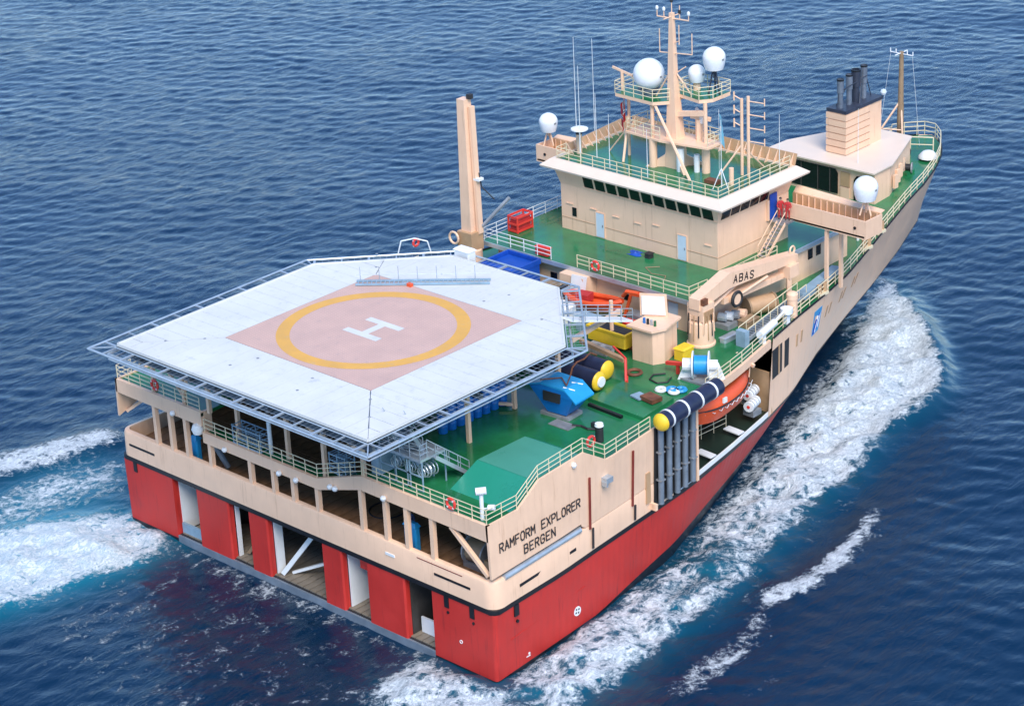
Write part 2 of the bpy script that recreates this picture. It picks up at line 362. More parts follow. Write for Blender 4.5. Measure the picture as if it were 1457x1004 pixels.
    mp3 = N.new('ShaderNodeMapping'); mp3.inputs['Scale'].default_value = (1, .6, 1); mp3.inputs['Rotation'].default_value = (0, 0, R(20)); L.new(pos, mp3.inputs[0])
    det = stretch(noise(3.4, 9, .74, mp3.outputs[0], 1.3), .41, .57)
    soft = mr.outputs[0]
    keep = math_('MULTIPLY', soft, .55)
    ff = math_('MULTIPLY', soft, math_('ADD', keep, math_('MULTIPLY', det, math_('SUBTRACT', 1.0, keep))), True)
    # scattered tiny whitecaps / sparkle on open water
    capn = noise(.35, 2, .5); capf = noise(3.2, 5, .7)
    wc = N.new('ShaderNodeMix'); wc.data_type = 'RGBA'; wc.inputs[6].default_value = (.0006, .0165, .046, 1); wc.inputs[7].default_value = (.015, .27, .38, 1)
    L.new(math_('MULTIPLY', at2.outputs['Fac'], .9), wc.inputs[0])
    fc = N.new('ShaderNodeMix'); fc.data_type = 'RGBA'; fc.inputs[7].default_value = (.78, .84, .87, 1); L.new(ff, fc.inputs[0]); L.new(wc.outputs[2], fc.inputs[6])
    L.new(fc.outputs[2], b.inputs['Base Color'])
    ro = N.new('ShaderNodeMapRange'); ro.inputs[3].default_value = .09; ro.inputs[4].default_value = .85; L.new(ff, ro.inputs[0]); L.new(ro.outputs[0], b.inputs['Roughness'])
    b.inputs['IOR'].default_value = 1.52; b.inputs['Specular Tint'].default_value = (.46, .82, 1, 1)
    # ripples
    mp2 = N.new('ShaderNodeMapping'); mp2.inputs['Rotation'].default_value = (0, 0, R(-128)); mp2.inputs['Scale'].default_value = (1, .38, 1); L.new(pos, mp2.inputs[0])
    h = math_('ADD', math_('MULTIPLY', noise(1.15, 6, .66, mp2.outputs[0], .5), 1.0), math_('MULTIPLY', noise(.16, 3, .5, mp2.outputs[0], .3), 1.2))
    h = math_('MULTIPLY', h, stretch(noise(.035, 3, .55, mp2.outputs[0], .6), .25, .62)) if 0 else h
    wind = math_('ADD', .45, math_('MULTIPLY', stretch(noise(.03, 3, .6), .32, .68), .8)); h = math_('MULTIPLY', h, wind)
    h = math_('ADD', h, math_('MULTIPLY', ff, .25)); h = math_('ADD', h, math_('MULTIPLY', math_('MULTIPLY', fine, ff), 1.6))
    bp = N.new('ShaderNodeBump'); bp.inputs['Strength'].default_value = .7; bp.inputs['Distance'].default_value = .17; L.new(h, bp.inputs['Height']); L.new(bp.outputs[0], b.inputs['Normal'])
    me.materials.append(m)
    o = bpy.data.objects.new('sea', me); COL.objects.link(o)
    tag(o, 'deep blue open sea with white bow wave and wake', 'sea', kind='structure')
build_sea()

# ================================================================== HULL FORM
yW=[0,11,20.4,27,35,41,45,50,57,62,66]; xW=[19.6,19,17.6,15.4,12.6,10.0,7.8,5.9,3.0,1.2,0]
yK=[0,7,11,18,22.5,28.8,35,40,47,54,62,70,74.5,77.3,78.5]; xK=[19.75,19.5,19.1,18.5,18.1,17,15.75,14.35,11.5,9.1,6.5,3.7,1.9,.8,0]
yD=[0,8,13,20,30,40,46,50,56,60,66,70,74,77,79,80.2,80.6]; xD=[19.5,19.4,19.25,18.5,16.9,14.6,13.4,12.5,10.6,9.3,7.4,6.3,4.9,3.5,2.1,.8,0]
YB = {0: 75., 1: 78.5, 2: 80.6}
def hbW(u): return np.interp(u*66, yW, xW)
def hbK(u): return np.interp(u*78.5, yK, xK)
def hbD(u): return np.interp(u*80.6, yD, xD)
def dz(y): return 12 + max(0, (y-45)/35) ** 1.3 * 1.0
ZK = 5.75
def low(u, z):          # below the knuckle
    t = max(0, min(1, z/ZK)); y = u*(66*(1-t)+78.5*t); x = hbW(u)*(1-t)+hbK(u)*t
    return x, y
def top(u, z):          # above the knuckle
    y0 = u*78.5; zd = dz(u*80.6); t = (z-ZK)/(zd-ZK); return hbK(u)*(1-t)+hbD(u)*t, y0*(1-t)+u*80.6*t
def topx(y, z):         # half breadth at a given y, z
    u = y/80.6
    for _ in range(4): u += (y - top(u, z)[1])/80
    return top(u, z)[0]
def deck_edge(y): return float(np.interp(y, yD, xD))
US = [1 - (1-i/46)**1.0 for i in range(47)]
US = sorted(set([round(float(v), 5) for v in list(np.linspace(0, .9, 46)) + list(np.linspace(.9, 1, 14))]), reverse=True)

ship = empty('survey_ship', (0, 38, 0), 'cream and red delta-hulled survey ship with white helideck over its broad stern, under way', 'ship')
CR = .3                  # corner radius of the stern quarters
def hull_path(z, fn, sgn, xin, us=US):
    pts = [(sgn*fn(u, z)[0], fn(u, z)[1]) for u in us if fn(u, z)[1] > CR+.05]
    xc = fn(0, z)[0]
    for k in range(0, 8):
        a = k/7*math.pi/2; pts.append((sgn*(xc-CR+CR*math.cos(a)), CR-CR*math.sin(a)))
    pts.append((sgn*xin, 0)); return [(x, y, z) for x, y in pts]
def zb(y): return float(np.interp(y, [0,12,20,30,36,41,46,80], [.3,.4,1.2,1.9,2.4,3.5,5.3,5.36]))
for sgn in (1, -1):
    # lower hull: boot topping and red plating, each with its own return behind the transom edge
    nU = [u for u in US if low(u, 0)[1] > CR+.2]
    def path_z(zf):
        L = []
        for u in nU:
            z = zf(low(u, 3)[1]); x, y = low(u, z); L.append((sgn*x, y, z))
        z0 = zf(0); xc = low(0, z0)[0]
        for k in range(8):
            a = k/7*math.pi/2; L.append((sgn*(xc-CR+CR*math.cos(a)), CR-CR*math.sin(a), z0))
        L += [(sgn*13.8, 0, z0), (sgn*13.8, .6, z0)]
        return L
    P = [path_z(lambda y: -2.2), path_z(lambda y: 0.), path_z(zb)]
    MB().grid(P).build('boot_topping', 'boot', ship, True)
    P = [path_z(lambda y, t=t: zb(y)*(1-t)+5.42*t) for t in np.linspace(0, 1, 7)]
    MB().grid(P).build('hull_plating', 'red', ship, True)
# inner transom red panels
for x0, x1 in ((-11.1,-7.4),(-5.2,-3.1),(2.7,4.8),(7.3,11.1)):
    m = MB(); c = .12
    m.ext([(x0+c,0,.55),(x1-c,0,.55),(x1,c,.55),(x1,.5,.55),(x0,.5,.55),(x0,c,.55)], (0,0,4.9)); m.build('transom_panel', 'red', ship)
# black rubbing band at the knuckle, sweeping round both quarters
def sweep(sgns, z0, z1, out, name, mat, fn, th=.3, xin=0, nose=0, ymax=99, ymin=-1):
    m = MB()
    us = [u for u in US if fn(u, z0)[1] < ymax]
    rows = []
    prof = [(z0, out), (z1-nose, out)] + ([(z1-nose*.3, out-nose*.3), (z1, out-nose)] if nose else [(z1, out)]) + [(z1, out-th), (z0, out-th)]
    prof.append(prof[0])
    for z, o in prof:
        pts = []
        for sgn in sgns:
            p = hull_path(z, fn, sgn, xin, us)
            q = []
            for i, (x, y, zz) in enumerate(p):
                a = Vector(p[max(0, i-1)][:2]); b = Vector(p[min(len(p)-1, i+1)][:2]); t = (b-a)
                n = Vector((-t.y, t.x)).normalized()*(-1 if sgn > 0 else 1)
                n = Vector((t.y, -t.x)).normalized() if sgn < 0 else Vector((-t.y, t.x)).normalized()
                if n.x*sgn < -.01 or n.y > .9: n = -n
                q.append((x+n.x*o, y+n.y*o, z))
            pts = pts + (q if sgn == sgns[0] else q[::-1])
        rows.append(pts)
    m.grid(rows); return m.build(name, mat, ship, True)
def lowtop(u, z): return low(u, z) if z <= ZK else top(u, z)
CR = .5
sweep((1, -1), 5.40, 5.76, .05, 'rubbing_band', 'black', lowtop, .4)
# cream bulwark band round the stern (aft part only)
BULK = 7.85
CR = .9
sweep((1, -1), 5.765, BULK, .03, 'stern_bulwark', 'cream', lowtop, .42, nose=.22, ymax=21.6)
# slots in the bulwark
for x0, x1 in ((14.2, 17.6), (-18.6, -15.6)):
    MB().bx(x0, x1, -.055, .0, 6.72, 6.9).build('drain_slot', 'black', ship)
MB().bx(12.6, 16.9, -.05, .0, 7.5, 7.56).build('drain_slot', 'brownline', ship)
m = MB(); m.beam((topx(2.6,6.7)+.03, 2.6, 6.62), (topx(8.6,6.7)+.03, 8.6, 6.75), .06, .22); m.build('drain_slot', 'black', ship)
m = MB(); m.bx(9.5, 10.4, -.08, 0, 6.75, 6.95); m.build('name_plate', 'white', ship)
# notches under the rubbing band on the quarters, and small hull marks
for x, y in ((15.0, -.06), (17.4, -.06)):
    MB().bx(x, x+.42, y, .1, 4.55, 5.39).build('fairlead_notch', 'black', ship)
    MB().bar((x+.3, .05, 4.2), (x+.3, -.06, 4.2), .11, n=10).build('scupper', 'black', ship)
MB().bx(-18.4, -18.0, -.06, .1, 4.6, 5.39).build('fairlead_notch', 'black', ship)
MB().bx(19.6, 19.75, 1.9, 2.35, 4.55, 5.39).build('fairlead_notch', 'black', ship)
MB().bar((19.5, 2.2, 4.1), (19.74, 2.2, 4.1), .12, n=10).build('scupper', 'black', ship)
def hull_pt(y, z, o=.03):
    u = y/78.5
    for _ in range(4): u += (y-low(u, z)[1])/78
    return Vector((low(u, z)[0]+o, y, z))
m = MB(); m.bar(hull_pt(8.7, 1.75, -.1), hull_pt(8.7, 1.75, .03), .36, n=20); tm = m.build('thruster_mark', 'white', ship)
for a in range(4):
    p = hull_pt(8.7, 1.75, .035); c, s = math.cos(a*math.pi/2+.6)*.18, math.sin(a*math.pi/2+.6)*.18
    MB().bx(p.x-.01, p.x+.004, p.y+c-.07, p.y+c+.07, p.z+s-.07, p.z+s+.07).build('mark_blade', 'dark', tm)
m = MB(); m.beam(hull_pt(1.6, 2.9, .0), hull_pt(9.6, 3.3, .0), .09, .09); m.build('hull_strake', 'red', ship)
MB().bar(hull_pt(3.4, .95, -.1), hull_pt(3.4, .95, .025), .1, n=8).build('hull_mark', 'white', ship)
m = MB(); p = hull_pt(3.3, .8, .0); m.bx(p.x-.1, p.x+.03, 3.1, 3.5, .74, .8).build('draught_mark', 'white', ship)
m = MB(); m.lathe([(.1, -.02), (.1, .02), (.14, .02), (.14, -.02), (.1, -.02)], (16.4, -.02, 2.3), 12, 1); m.build('hull_mark', 'white', ship)

# --- cream topsides -------------------------------------------------------
def slab(sgn, ys, zlo, zhi, name, mat='cream', th=.18, rows=3, out=0, parent=None):
    A = []; B = []
    for r in range(rows+1):
        ra = []; rb = []
        for y in ys:
            z = zlo(y)*(1-r/rows)+zhi(y)*r/rows; x = topx(y, z)+out
            ra.append((sgn*x, y, z)); rb.append((sgn*(x-th), y, z))
        A.append(ra); B.append(rb)
    m = MB(); m.grid(A); m.grid(B); n = len(ys)
    m.grid([A[-1], B[-1]]); m.grid([A[0], B[0]])
    m.grid([[a[0] for a in A], [b[0] for b in B]]); m.grid([[a[-1] for a in A], [b[-1] for b in B]])
    return m.build(name, mat, parent or ship)
prof_y = [0, 3.0, 5.2, 9.8, 12.2, 21.4]; prof_z = [12.1, 12.1, 13.4, 13.65, 12.15, 12.15]
ptop = lambda y: float(np.interp(y, prof_y, prof_z))
ys = sorted(set(list(np.linspace(0, 21.4, 24).round(2)) + prof_y + [1.2, 9.4]))
for sgn in (1, -1):
    pt = ptop if sgn > 0 else (lambda y: 12.1)
    lo = lambda y: float(np.interp(y, [0, 9.3, 9.5, 21.4], [8.15, 8.35, 7.86, 7.86]))
    if sgn < 0: lo = lambda y: float(np.interp(y, [0, 3.5, 4, 21.4], [9.0, 10.2, 7.86, 7.86]))
    slab(sgn, ys, lo, pt, 'side_wall')
    # forward topside up to the stem
    yf = [y for y in list(np.linspace(35.5, 74, 30)) + list(np.linspace(75, 80.3, 9))] if sgn > 0 else list(np.linspace(21.5, 74, 36)) + list(np.linspace(75, 80.3, 9))
    # use station loft so the stem rakes properly
    us = [u for u in US if u*80 >= (35.5 if sgn > 0 else 21.4)]
    us = sorted(us + [(35.5 if sgn > 0 else 21.4)/79.6])
    rows = []
    for t in np.linspace(0, 1, 6):
        rr = []
        for u in us:
            zd = dz(u*80.6)+.02; z = ZK*(1-t)+zd*t; x, y = top(u, z); rr.append((sgn*x, y, z))
        rows.append(rr)
    MB().grid(rows).build('topside_plating', 'cream', ship, True)
    # dark sheer line along the deck edge
    m = MB(); pts = [Vector((sgn*(deck_edge(y)+.02), y, dz(y)+.03)) for y in np.linspace(36, 80, 40)]
    for a, b in zip(pts, pts[1:]): m.beam(a, b, .1, .12)
    m.build('deck_edge_bar', 'black', ship)
# vertical brown pipes and details on the starboard wall
for y, z0, z1, z2 in ((10.2, 11.6, 7.6, 6.0), (15.2, 11.6, 7.2, 6.0)):
    x = lambda z: topx(y, z)+.11
    m = MB(); m.beam((x(z0), y, z0), (x(z1), y, z1), .1, .14); m.build('drain_pipe', 'brownline', ship)
    m = MB(); m.beam((x(z1)+.03, y+.25, z1), (x(z2)+.03, y+.25, z2), .1, .14); m.build('drain_pipe', 'stencil', ship)
m = MB(); m.bx(topx(17.2,7.5)-.05, topx(17.2,7.5)+.16, 16.9, 17.35, 6.6, 9.0); m.build('side_hatch', 'wing_panel', ship)
m = MB(); m.bx(19.2, 19.75, 11.6, 12.3, 10.6, 11.0); m.bx(19.3, 19.8, 11.55, 11.7, 10.4, 10.75); fl = m.build('floodlight', 'alu', ship)
m = MB(); m.lathe([(0,-.2),(.14,-.16),(.2,0),(.14,.16),(0,.2)], (19.5, 8.6, 13.2), 10); m.build('floodlight', 'white', ship)
# mooring slot with steel roller
m = MB()
m.beam((topx(1.3,8)-.28, 1.3, 8.0), (topx(9.3,8)-.28, 9.3, 8.1), .5, .1); m.build('slot_floor', 'steel', ship)
m = MB(); m.bar((topx(1.2,8)-.02, 1.2, 7.82), (topx(9.2,8)-.02, 9.2, 7.95), .2, n=12); m.build('mooring_roller', 'alu', ship, True)
m = MB(); m.bx(18.6, 18.9, 1, 9.4, 7.8, 9.0); m.build('slot_backing', 'dark', ship)
# name on the starboard quarter
def side_mat(y, z, ang=0):
    a = math.atan2(topx(9, 10)-topx(1, 10), 8)
    ex = Vector((math.sin(a), math.cos(a), 0)); up = Vector((0, 0, 1)); n = ex.cross(up)
    o = Vector((topx(y, z+.35)+.02, y, z))
    return Matrix(((ex.x, up.x, n.x, o.x), (ex.y, up.y, n.y, o.y), (ex.z, up.z, n.z, o.z), (0, 0, 0, 1)))
letters('RAMFORM EXPLORER', lambda a, b: (topx(.95+a, 9.8+b)+.05, .95+a, 9.8+b), ship, .36, .62, .525, .105)
letters('BERGEN', lambda a, b: (topx(3.3+a, 8.75+b)+.05, 3.3+a, 8.75+b), ship, .36, .62, .56, .105)

# --- recess with the lifeboat ---------------------------------------------
ysr = list(np.linspace(21.4, 35.6, 10))
slab(1, ysr, lambda y: 5.77, lambda y: 6.12, 'recess_coaming', 'white', th=.12, rows=1)
slab(1, ysr, lambda y: 11.35, lambda y: 12.0, 'deck_edge_beam', 'cream', th=.25, rows=1)
m = MB(); pts = [(topx(y, 6)-.2, y, 5.82) for y in ysr] + [(9.5, 35.6, 5.82), (9.5, 21.4, 5.82)]; m.ext(pts, (0, 0, -.2)); m.build('recess_deck', 'deck_shaded', ship)
MB().bx(9.3, 9.5, 21.4, 35.8, 5.8, 11.9).build('recess_wall', 'cream', ship)
MB().bx(9.5, 18.0, 21.2, 21.38, 5.8, 11.9).build('recess_wall', 'cream', ship)
m = MB(); m.bx(9.5, 13.0, 35.62, 35.8, 5.8, 11.9); m.build('recess_wall', 'cream', ship)
m = MB(); m.ext([(15.6, 35.65, 5.8), (13.0, 35.65, 5.8), (13.0, 35.65, 9.2), (15.3, 35.65, 9.2)], (0, .12, 0)); m.build('recess_wall', 'wing_panel', ship)
for y in (25.9, 30.3): MB().ext([(topx(y,6)-.15, y, 6.25), (topx(y,6)-1.7, y+.1, 6.25), (topx(y,6)-1.7, y+.8, 6.25), (topx(y,6)-.15, y+.7, 6.25)], (0, 0, .09)).build('boarding_step', 'white', ship)
# openings in the forward topside behind the recess
def side_patch(y0, y1, z0, z1, name, mat, o=.03, skew=0):
    m = MB(); P = [Vector((topx(y, z)+o, y+(skew if z == z1 else 0), z)) for y, z in ((y0, z0), (y1, z0), (y1, z1), (y0, z1))]
    m.ext(P, (-.08, 0, 0)); return m.build(name, mat, ship)
side_patch(35.8, 37.6, 8.6, 11.0, 'side_opening', 'dark'); side_patch(38.1, 38.9, 8.6, 10.9, 'side_opening', 'dark')
side_patch(36.9, 37.15, 8.6, 11.0, 'opening_mullion', 'wing_panel', .06)
for y in (40.3, 41.2, 46.4, 47.2, 49.6, 50.4, 52.8, 53.6): side_patch(y, y+.28, 9.5, 10.5, 'side_slot', 'wing_panel', skew=.05)
side_patch(43.7, 45.2, 8.9, 11.1, 'company_panel', 'blue_light')
for k in range(4):
    y = 43.75+.3*k; MB().beam((topx(y, 9.3)+.06, y, 9.1+.1*k), (topx(y+.45, 10.4)+.06, y+.45, 10.3+.2*k), .03, .12).build('panel_stripe', 'white' if k % 2 else 'blue_deep', ship)

# --- decks ---------------------------------------------------------------
def deck_poly(name, mat, y0, y1, z0f, n=40, inset=.1, notch=None):
    top_, bot = [], []
    for i in range(n+1):
        y = y0+(y1-y0)*i/n; h = max(.02, deck_edge(y)-inset); z = z0f(y)
        top_.append([(x, y, z) for x in (-h, -h*.5, 0, h*.5, h)]); bot.append([(x, y, z-.28) for x in (-h, 0, h)])
    m = MB(); m.grid(top_); m.grid(bot); m.grid([[r[0] for r in top_], [r[0] for r in bot]]); m.grid([[r[-1] for r in top_], [r[-1] for r in bot]])
    m.grid([top_[0][::2], bot[0]])
    return m.build(name, mat, ship)
deck_poly('main_deck', 'deck_green', 4.2, 80.5, lambda y: dz(y)-.01, 60)
for x0, x1 in ((-19.4, -9.5), (7.6, 19.35)): MB().bx(x0, x1, .05, 4.199, 11.72, 11.99).build('stern_deck', 'deck_green', ship)
m = MB(); m.bx(-9.4, 2.9, .1, 1.3, 10.1, 10.38); m.build('stern_walkway', 'deck_green', ship)
m = MB(); m.ext([(2.9, .1, 10.38), (7.5, .1, 11.95), (7.5, 1.3, 11.95), (2.9, 1.3, 10.38)], (0, 0, -.25)); m.build('stern_ramp', 'deck_green', ship)
# transom beam (three lifts) and pillars
m = MB(); m.ext([(-19.5, 0, 12.1), (-9.5, 0, 12.1), (-9.5, 0, 10.95), (-19.5, 0, 11.0)], (0, .28, 0)); m.build('transom_beam', 'cream', ship)
m = MB(); m.ext([(-9.49, 0.003, 10.5), (2.8, 0.003, 10.5), (7.5, 0.003, 12.1), (7.5, 0.003, 11.05), (3.0, 0.003, 9.65), (-9.49, 0.003, 9.65)], (0, .274, 0)); m.build('transom_beam', 'cream', ship)
m = MB(); m.ext([(7.51, 0, 12.1), (19.5, 0, 12.1), (19.5, 0, 10.9), (7.51, 0, 11.0)], (0, .28, 0)); m.build('transom_beam', 'cream', ship)
MB().bx(-9.7, -9.45, .29, 1.0, 10.1, 12.05).build('step_bulkhead', 'cream', ship)
for x, zt in ((-15.2,11),(-13.4,11),(-11.6,11),(-8.95,9.7),(-4.5,9.7),(-2.0,9.7),(.1,9.7),(2.65,9.7),(7.2,11.05),(9.6,11.0),(11.65,11.0),(14.1,10.95)):
    MB().bx(x-.17, x+.17, .06, .4, 7.7, zt).build('stern_pillar', 'cream', ship)
m = MB(); m.beam((15.9, .2, 10.9), (19.2, .2, 8.2), .3, .26); m.build('stern_brace', 'cream', ship)
m = MB(); m.beam((-19.3, .6, 9.2), (-17.4, 2.6, 10.9), .2, .2); m.build('stern_brace', 'cream', ship)
# working deck (timber) under the stern
m = MB(); m.bx(-18.6, 18.6, .35, 15.9, 6.5, 6.75); wd = m.build('working_deck', 'rust', ship)
pl = MB().bx(-.46, .46, -3.2, 3.2, 0, .06).mesh('plank'); pl.materials.append(MAT['timber'])
for i in range(38):
    for j in range(2): inst(pl, 'plank', (-18.4+i*.99, 3.75+j*6.55, 6.755), wd)
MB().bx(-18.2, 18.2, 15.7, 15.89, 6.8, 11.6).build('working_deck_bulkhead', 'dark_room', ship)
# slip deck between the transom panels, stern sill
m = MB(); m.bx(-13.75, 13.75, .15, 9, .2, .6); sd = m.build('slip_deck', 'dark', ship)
p2 = MB().bx(-.3, .3, -4.2, 4.2, 0, .08).mesh('plank'); p2.materials.append(MAT['slip_timber'])
for i in range(40): inst(p2, 'plank', (-13.3+i*.68, 4.5, .61), sd)
m = MB(); m.bx(-13.78, 13.78, -.02, .14, -.6, .56); m.build('stern_sill', 'grey_tube', ship)
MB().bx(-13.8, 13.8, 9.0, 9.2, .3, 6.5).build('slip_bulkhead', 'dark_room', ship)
for x, dpt in ((-13.85, 5), (-3.08, 1.3), (4.82, 4.5), (-7.35, .9)):
    MB().bx(x, x+.12, .55, dpt, .7, 5.3).build('slip_divider', 'white', ship)
for x in (-11.2, 7.2, 11.0): MB().bx(x, x+.12, .55, 6, .7, 5.3).build('slip_divider', 'dark_room', ship)
m = MB(); m.beam((-2.6, .8, .8), (.1, 1.9, 4.6), .6, .35); m.build('slip_strut', 'white', ship)
m = MB(); m.beam((-2.1, 1.2, .8), (.6, 2.4, 2.0), .2, .2); m.build('slip_strut', 'white', ship)
m = MB(); m.beam((-6.9, 1.2, .9), (-5.0, 2.2, 4.0), .5, .25); m.build('slip_strut', 'brown', ship)
MB().bx(11.3, 13.7, 1.2, 1.35, .7, 1.9).build('slip_gate', 'white', ship)
MB().bx(-13.7, -11.3, .4, .6, .62, 1.5).build('slip_gate', 'steel_blue', ship)
MB().bx(11.6, 12.8, 4.2, 4.6, .7, 3.0).build('slip_cabinet', 'brown', ship)
MB().bx(-6.6, -6.2, 1.4, 3, 3.4, 5.2).build('slip_locker', 'white', ship)
MB().bx(-6.1, -5.5, 1.4, 3, 3.6, 5.0).build('slip_locker', 'red_bright', ship)
MB().bx(5.6, 6.3, 1.0, 2.5, 3.9, 5.2).build('slip_locker', 'red_bright', ship)
# raised deck hump on the starboard quarter
m = MB(); m.add([(13.6,2.5,11.95),(19.2,2.5,11.95),(19.2,12.0,11.95),(13.9,12.0,11.95),(14.0,4.9,13.4),(19.15,4.9,13.4),(19.15,9.6,13.5),(14.1,9.6,13.4)],
     [(0,1,5,4),(4,5,6,7),(1,2,6,5),(2,3,7,6),(3,0,4,7)]); m.build('raised_deck', 'deck_green_skylit', ship)
m = MB(); m.ext([(14.02,4.95,13.405),(19.1,4.95,13.405),(19.1,9.55,13.505),(14.12,9.55,13.405)], (0,0,.02)); m.build('raised_deck_sheen', 'deck_sky_sheen', ship)  # thin lighter sheet, the reflected sky is in its colour
m = MB(); m.ext([(11.7,18.9,11.95),(17.1,18.7,11.95),(16.7,22.6,11.95),(11.9,22.6,11.95)], (0,0,.32)); m.build('hatch_cover', 'deck_green', ship)
m = MB(); m.beam((12.3,18.3,12.1),(15.6,18.1,12.1),.25,.25); m.build('hatch_coaming', 'black', ship)

# ================================================================== RAILINGS
post_meshes = {}
def railing(pts, mat='cream_rail', h=1.05, gap=1.5, rails=3, r=.032, parent=ship, post_r=.036):
    m = MB(); P = [Vector(p) for p in pts]
    for k in range(rails):
        o = Vector((0, 0, h*(k+1)/rails)); m.path([p+o for p in P], r, 5)
    ro = m.build('railing', mat, parent)
    key = (mat, h, post_r)
    if key not in post_meshes:
        pm = MB().bar((0,0,0), (0,0,h), post_r, n=5).mesh('post'); pm.materials.append(MAT[mat]); post_meshes[key] = pm
    done = []
    for a, b in zip(P, P[1:]):
        n = max(1, round((b-a).length/gap))
        for i in range(n+1):
            p = a.lerp(b, i/n)
            if done and (p-done[-1]).length < .2: continue
            done.append(p)
            o = bpy.data.objects.new('post', post_meshes[key]); COL.objects.link(o); o.parent = ro
            o.matrix_parent_inverse = ro.matrix_parent_inverse if False else Matrix.Identity(4); o.location = p
    return ro
railing([(7.7,.15,12.1),(19.3,.15,12.1),(19.35,3,12.1),(19.3,5.2,13.4),(19.25,9.8,13.65),(19.1,12.2,12.15),(18.65,17.6,12.15)], gap=1.25)
railing([(-9.4,.15,10.5),(2.8,.15,10.5),(7.5,.15,12.1)], gap=1.25)
railing([(-19.3,.15,12.1),(-9.7,.15,12.1)], gap=1.4)
railing([(-19.4,y,12.1) if y < 3 else (-deck_edge(y)+.1,y,12.1) for y in np.linspace(.2, 30, 12)], gap=1.6)
railing([(deck_edge(y)-.12,y,dz(y)) for y in np.linspace(25.2, 38, 8)], gap=1.3)
railing([(deck_edge(y)-.12,y,dz(y)) for y in np.linspace(38, 78, 26)], gap=1.6, r=.04)
railing([(-(deck_edge(y)-.12),y,dz(y)) for y in np.linspace(46, 78, 20)], gap=1.6, r=.04)
railing([(deck_edge(y)-.12,y,dz(y)) for y in (78,79,79.8,80.25)]+[(-(deck_edge(y)-.12),y,dz(y)) for y in (80.25,79.8,79,78)], gap=.9, mat='cream_rail', h=1.3, r=.045)

# ================================================================== DECKHOUSE AND BRIDGE
m = MB(); m.bx(-10.4, 10.2, 33.0, 53.0, 12.0, 14.75); dh = m.build('deckhouse', 'cream', ship)
m = MB(); m.bx(-11.6, 10.5, 32.3, 53.2, 14.752, 15.0); m.build('boat_deck', 'deck_green', ship)
m = MB(); m.bx(-11.7, 10.6, 32.2, 32.29, 14.7, 15.05); m.bx(10.51, 10.6, 32.29, 53.2, 14.7, 15.05); m.bx(-11.7, -11.61, 32.29, 53.2, 14.7, 15.05); m.build('boat_deck_edge', 'alu', ship)
MB().bx(-2.2, .3, 31.4, 32.98, 12.0, 14.69).build('side_locker', 'cream', ship)
def panel(p0, ex, ez, w, h, th, name, mat, parent):
    n = Vector(ex).cross(Vector(ez)); P = [Vector(p0), Vector(p0)+Vector(ex)*w, Vector(p0)+Vector(ex)*w+Vector(ez)*h, Vector(p0)+Vector(ez)*h]
    return MB().ext(P, n*th).build(name, mat, parent)
EX, EY, EZ = Vector((1,0,0)), Vector((0,1,0)), Vector((0,0,1))
dd_ = panel((7.7, 32.98, 12.15), EX, EZ, .95, 2.0, .05, 'door', 'door', dh)
MB().bar((8.5,32.93,13.1),(8.5,32.86,13.1),.05).build('door_handle', 'steel', dh)
for y in (47.6, 48.7): panel((10.2, y, 13.5), EY, EZ, .6, .85, .04, 'window', 'glass', dh)
for x in (-4.6, 3.2, 5.6): panel((x, 32.98, 13.2), EX, EZ, .7, .5, .04, 'window', 'glass', dh)
# bridge block (flares out at the windows)
bridge = MB()
BX, BY0, BY1 = 8.2, 38.5, 47.6
def ring(x, y0, y1, z): return [(-x,y0,z),(x,y0,z),(x,y1,z),(-x,y1,z)]
rings = [ring(BX,BY0,BY1,15.0), ring(BX,BY0,BY1,18.9), ring(BX+.45,BY0-.45,BY1+.4,20.55), ring(BX+.45,BY0-.45,BY1+.4,20.75)]
for a, b in zip(rings, rings[1:]):
    bridge.add(a+b, [(0,1,5,4),(1,2,6,5),(2,3,7,6),(3,0,4,7)])
bridge = bridge.build('bridge', 'cream', ship)
m = MB(); a = ring(BX+1.25,BY0-1.05,BY1+1.2,20.4); b = ring(BX+1.3,BY0-1.1,BY1+1.25,20.55); c = ring(BX+.55,BY0-.45,BY1+.45,21.1); e = ring(BX+.3,BY0-.2,BY1+.2,21.1); f = ring(BX+.3,BY0-.2,BY1+.2,20.7); g = ring(BX+.5,BY0-.5,BY1+.4,20.5)
for p, q in ((a,b),(b,c),(c,e),(e,f),(g,a)): m.add(p+q, [(0,1,5,4),(1,2,6,5),(2,3,7,6),(3,0,4,7)])
m.build('bridge_brow', 'cream_light', ship)
MB().bx(-BX-.31, BX+.31, BY0-.21, BY1+.21, 20.76, 20.95).build('bridge_roof', 'deck_green', ship)
lean = Vector((0, -.45, 1.65)).normalized(); nrm = Vector((0, -1.65, -.45)).normalized()
for i in range(11):
    x = -5.5+i*1.24; z0, z1 = 19.15, 20.35; f0, f1 = (z0-18.9)/1.65, (z1-18.9)/1.65
    P = [Vector((x, BY0-.45*f0, z0)), Vector((x+1.0, BY0-.45*f0, z0)), Vector((x+1.0, BY0-.45*f1, z1)), Vector((x, BY0-.45*f1, z1))]
    P = [p-nrm*.02 for p in P]
    wn = MB().ext(P, nrm*.05).build('window', 'glass', bridge)
for i in range(5):
    y = BY0+.35+i*1.22; f0, f1 = (19.15-18.9)/1.65, (20.35-18.9)/1.65; n2 = Vector((1.65, 0, -.45)).normalized()
    P = [Vector((BX+.45*f0, y, 19.15)), Vector((BX+.45*f0, y+1.05, 19.15)), Vector((BX+.45*f1, y+1.05, 20.35)), Vector((BX+.45*f1, y, 20.35))]
    MB().ext([p-n2*.02 for p in P], n2*.05).build('window', 'glass', bridge)
panel((-7.0, BY0, 16.3), EX, EZ, .45, .75, .04, 'window', 'glass', bridge)
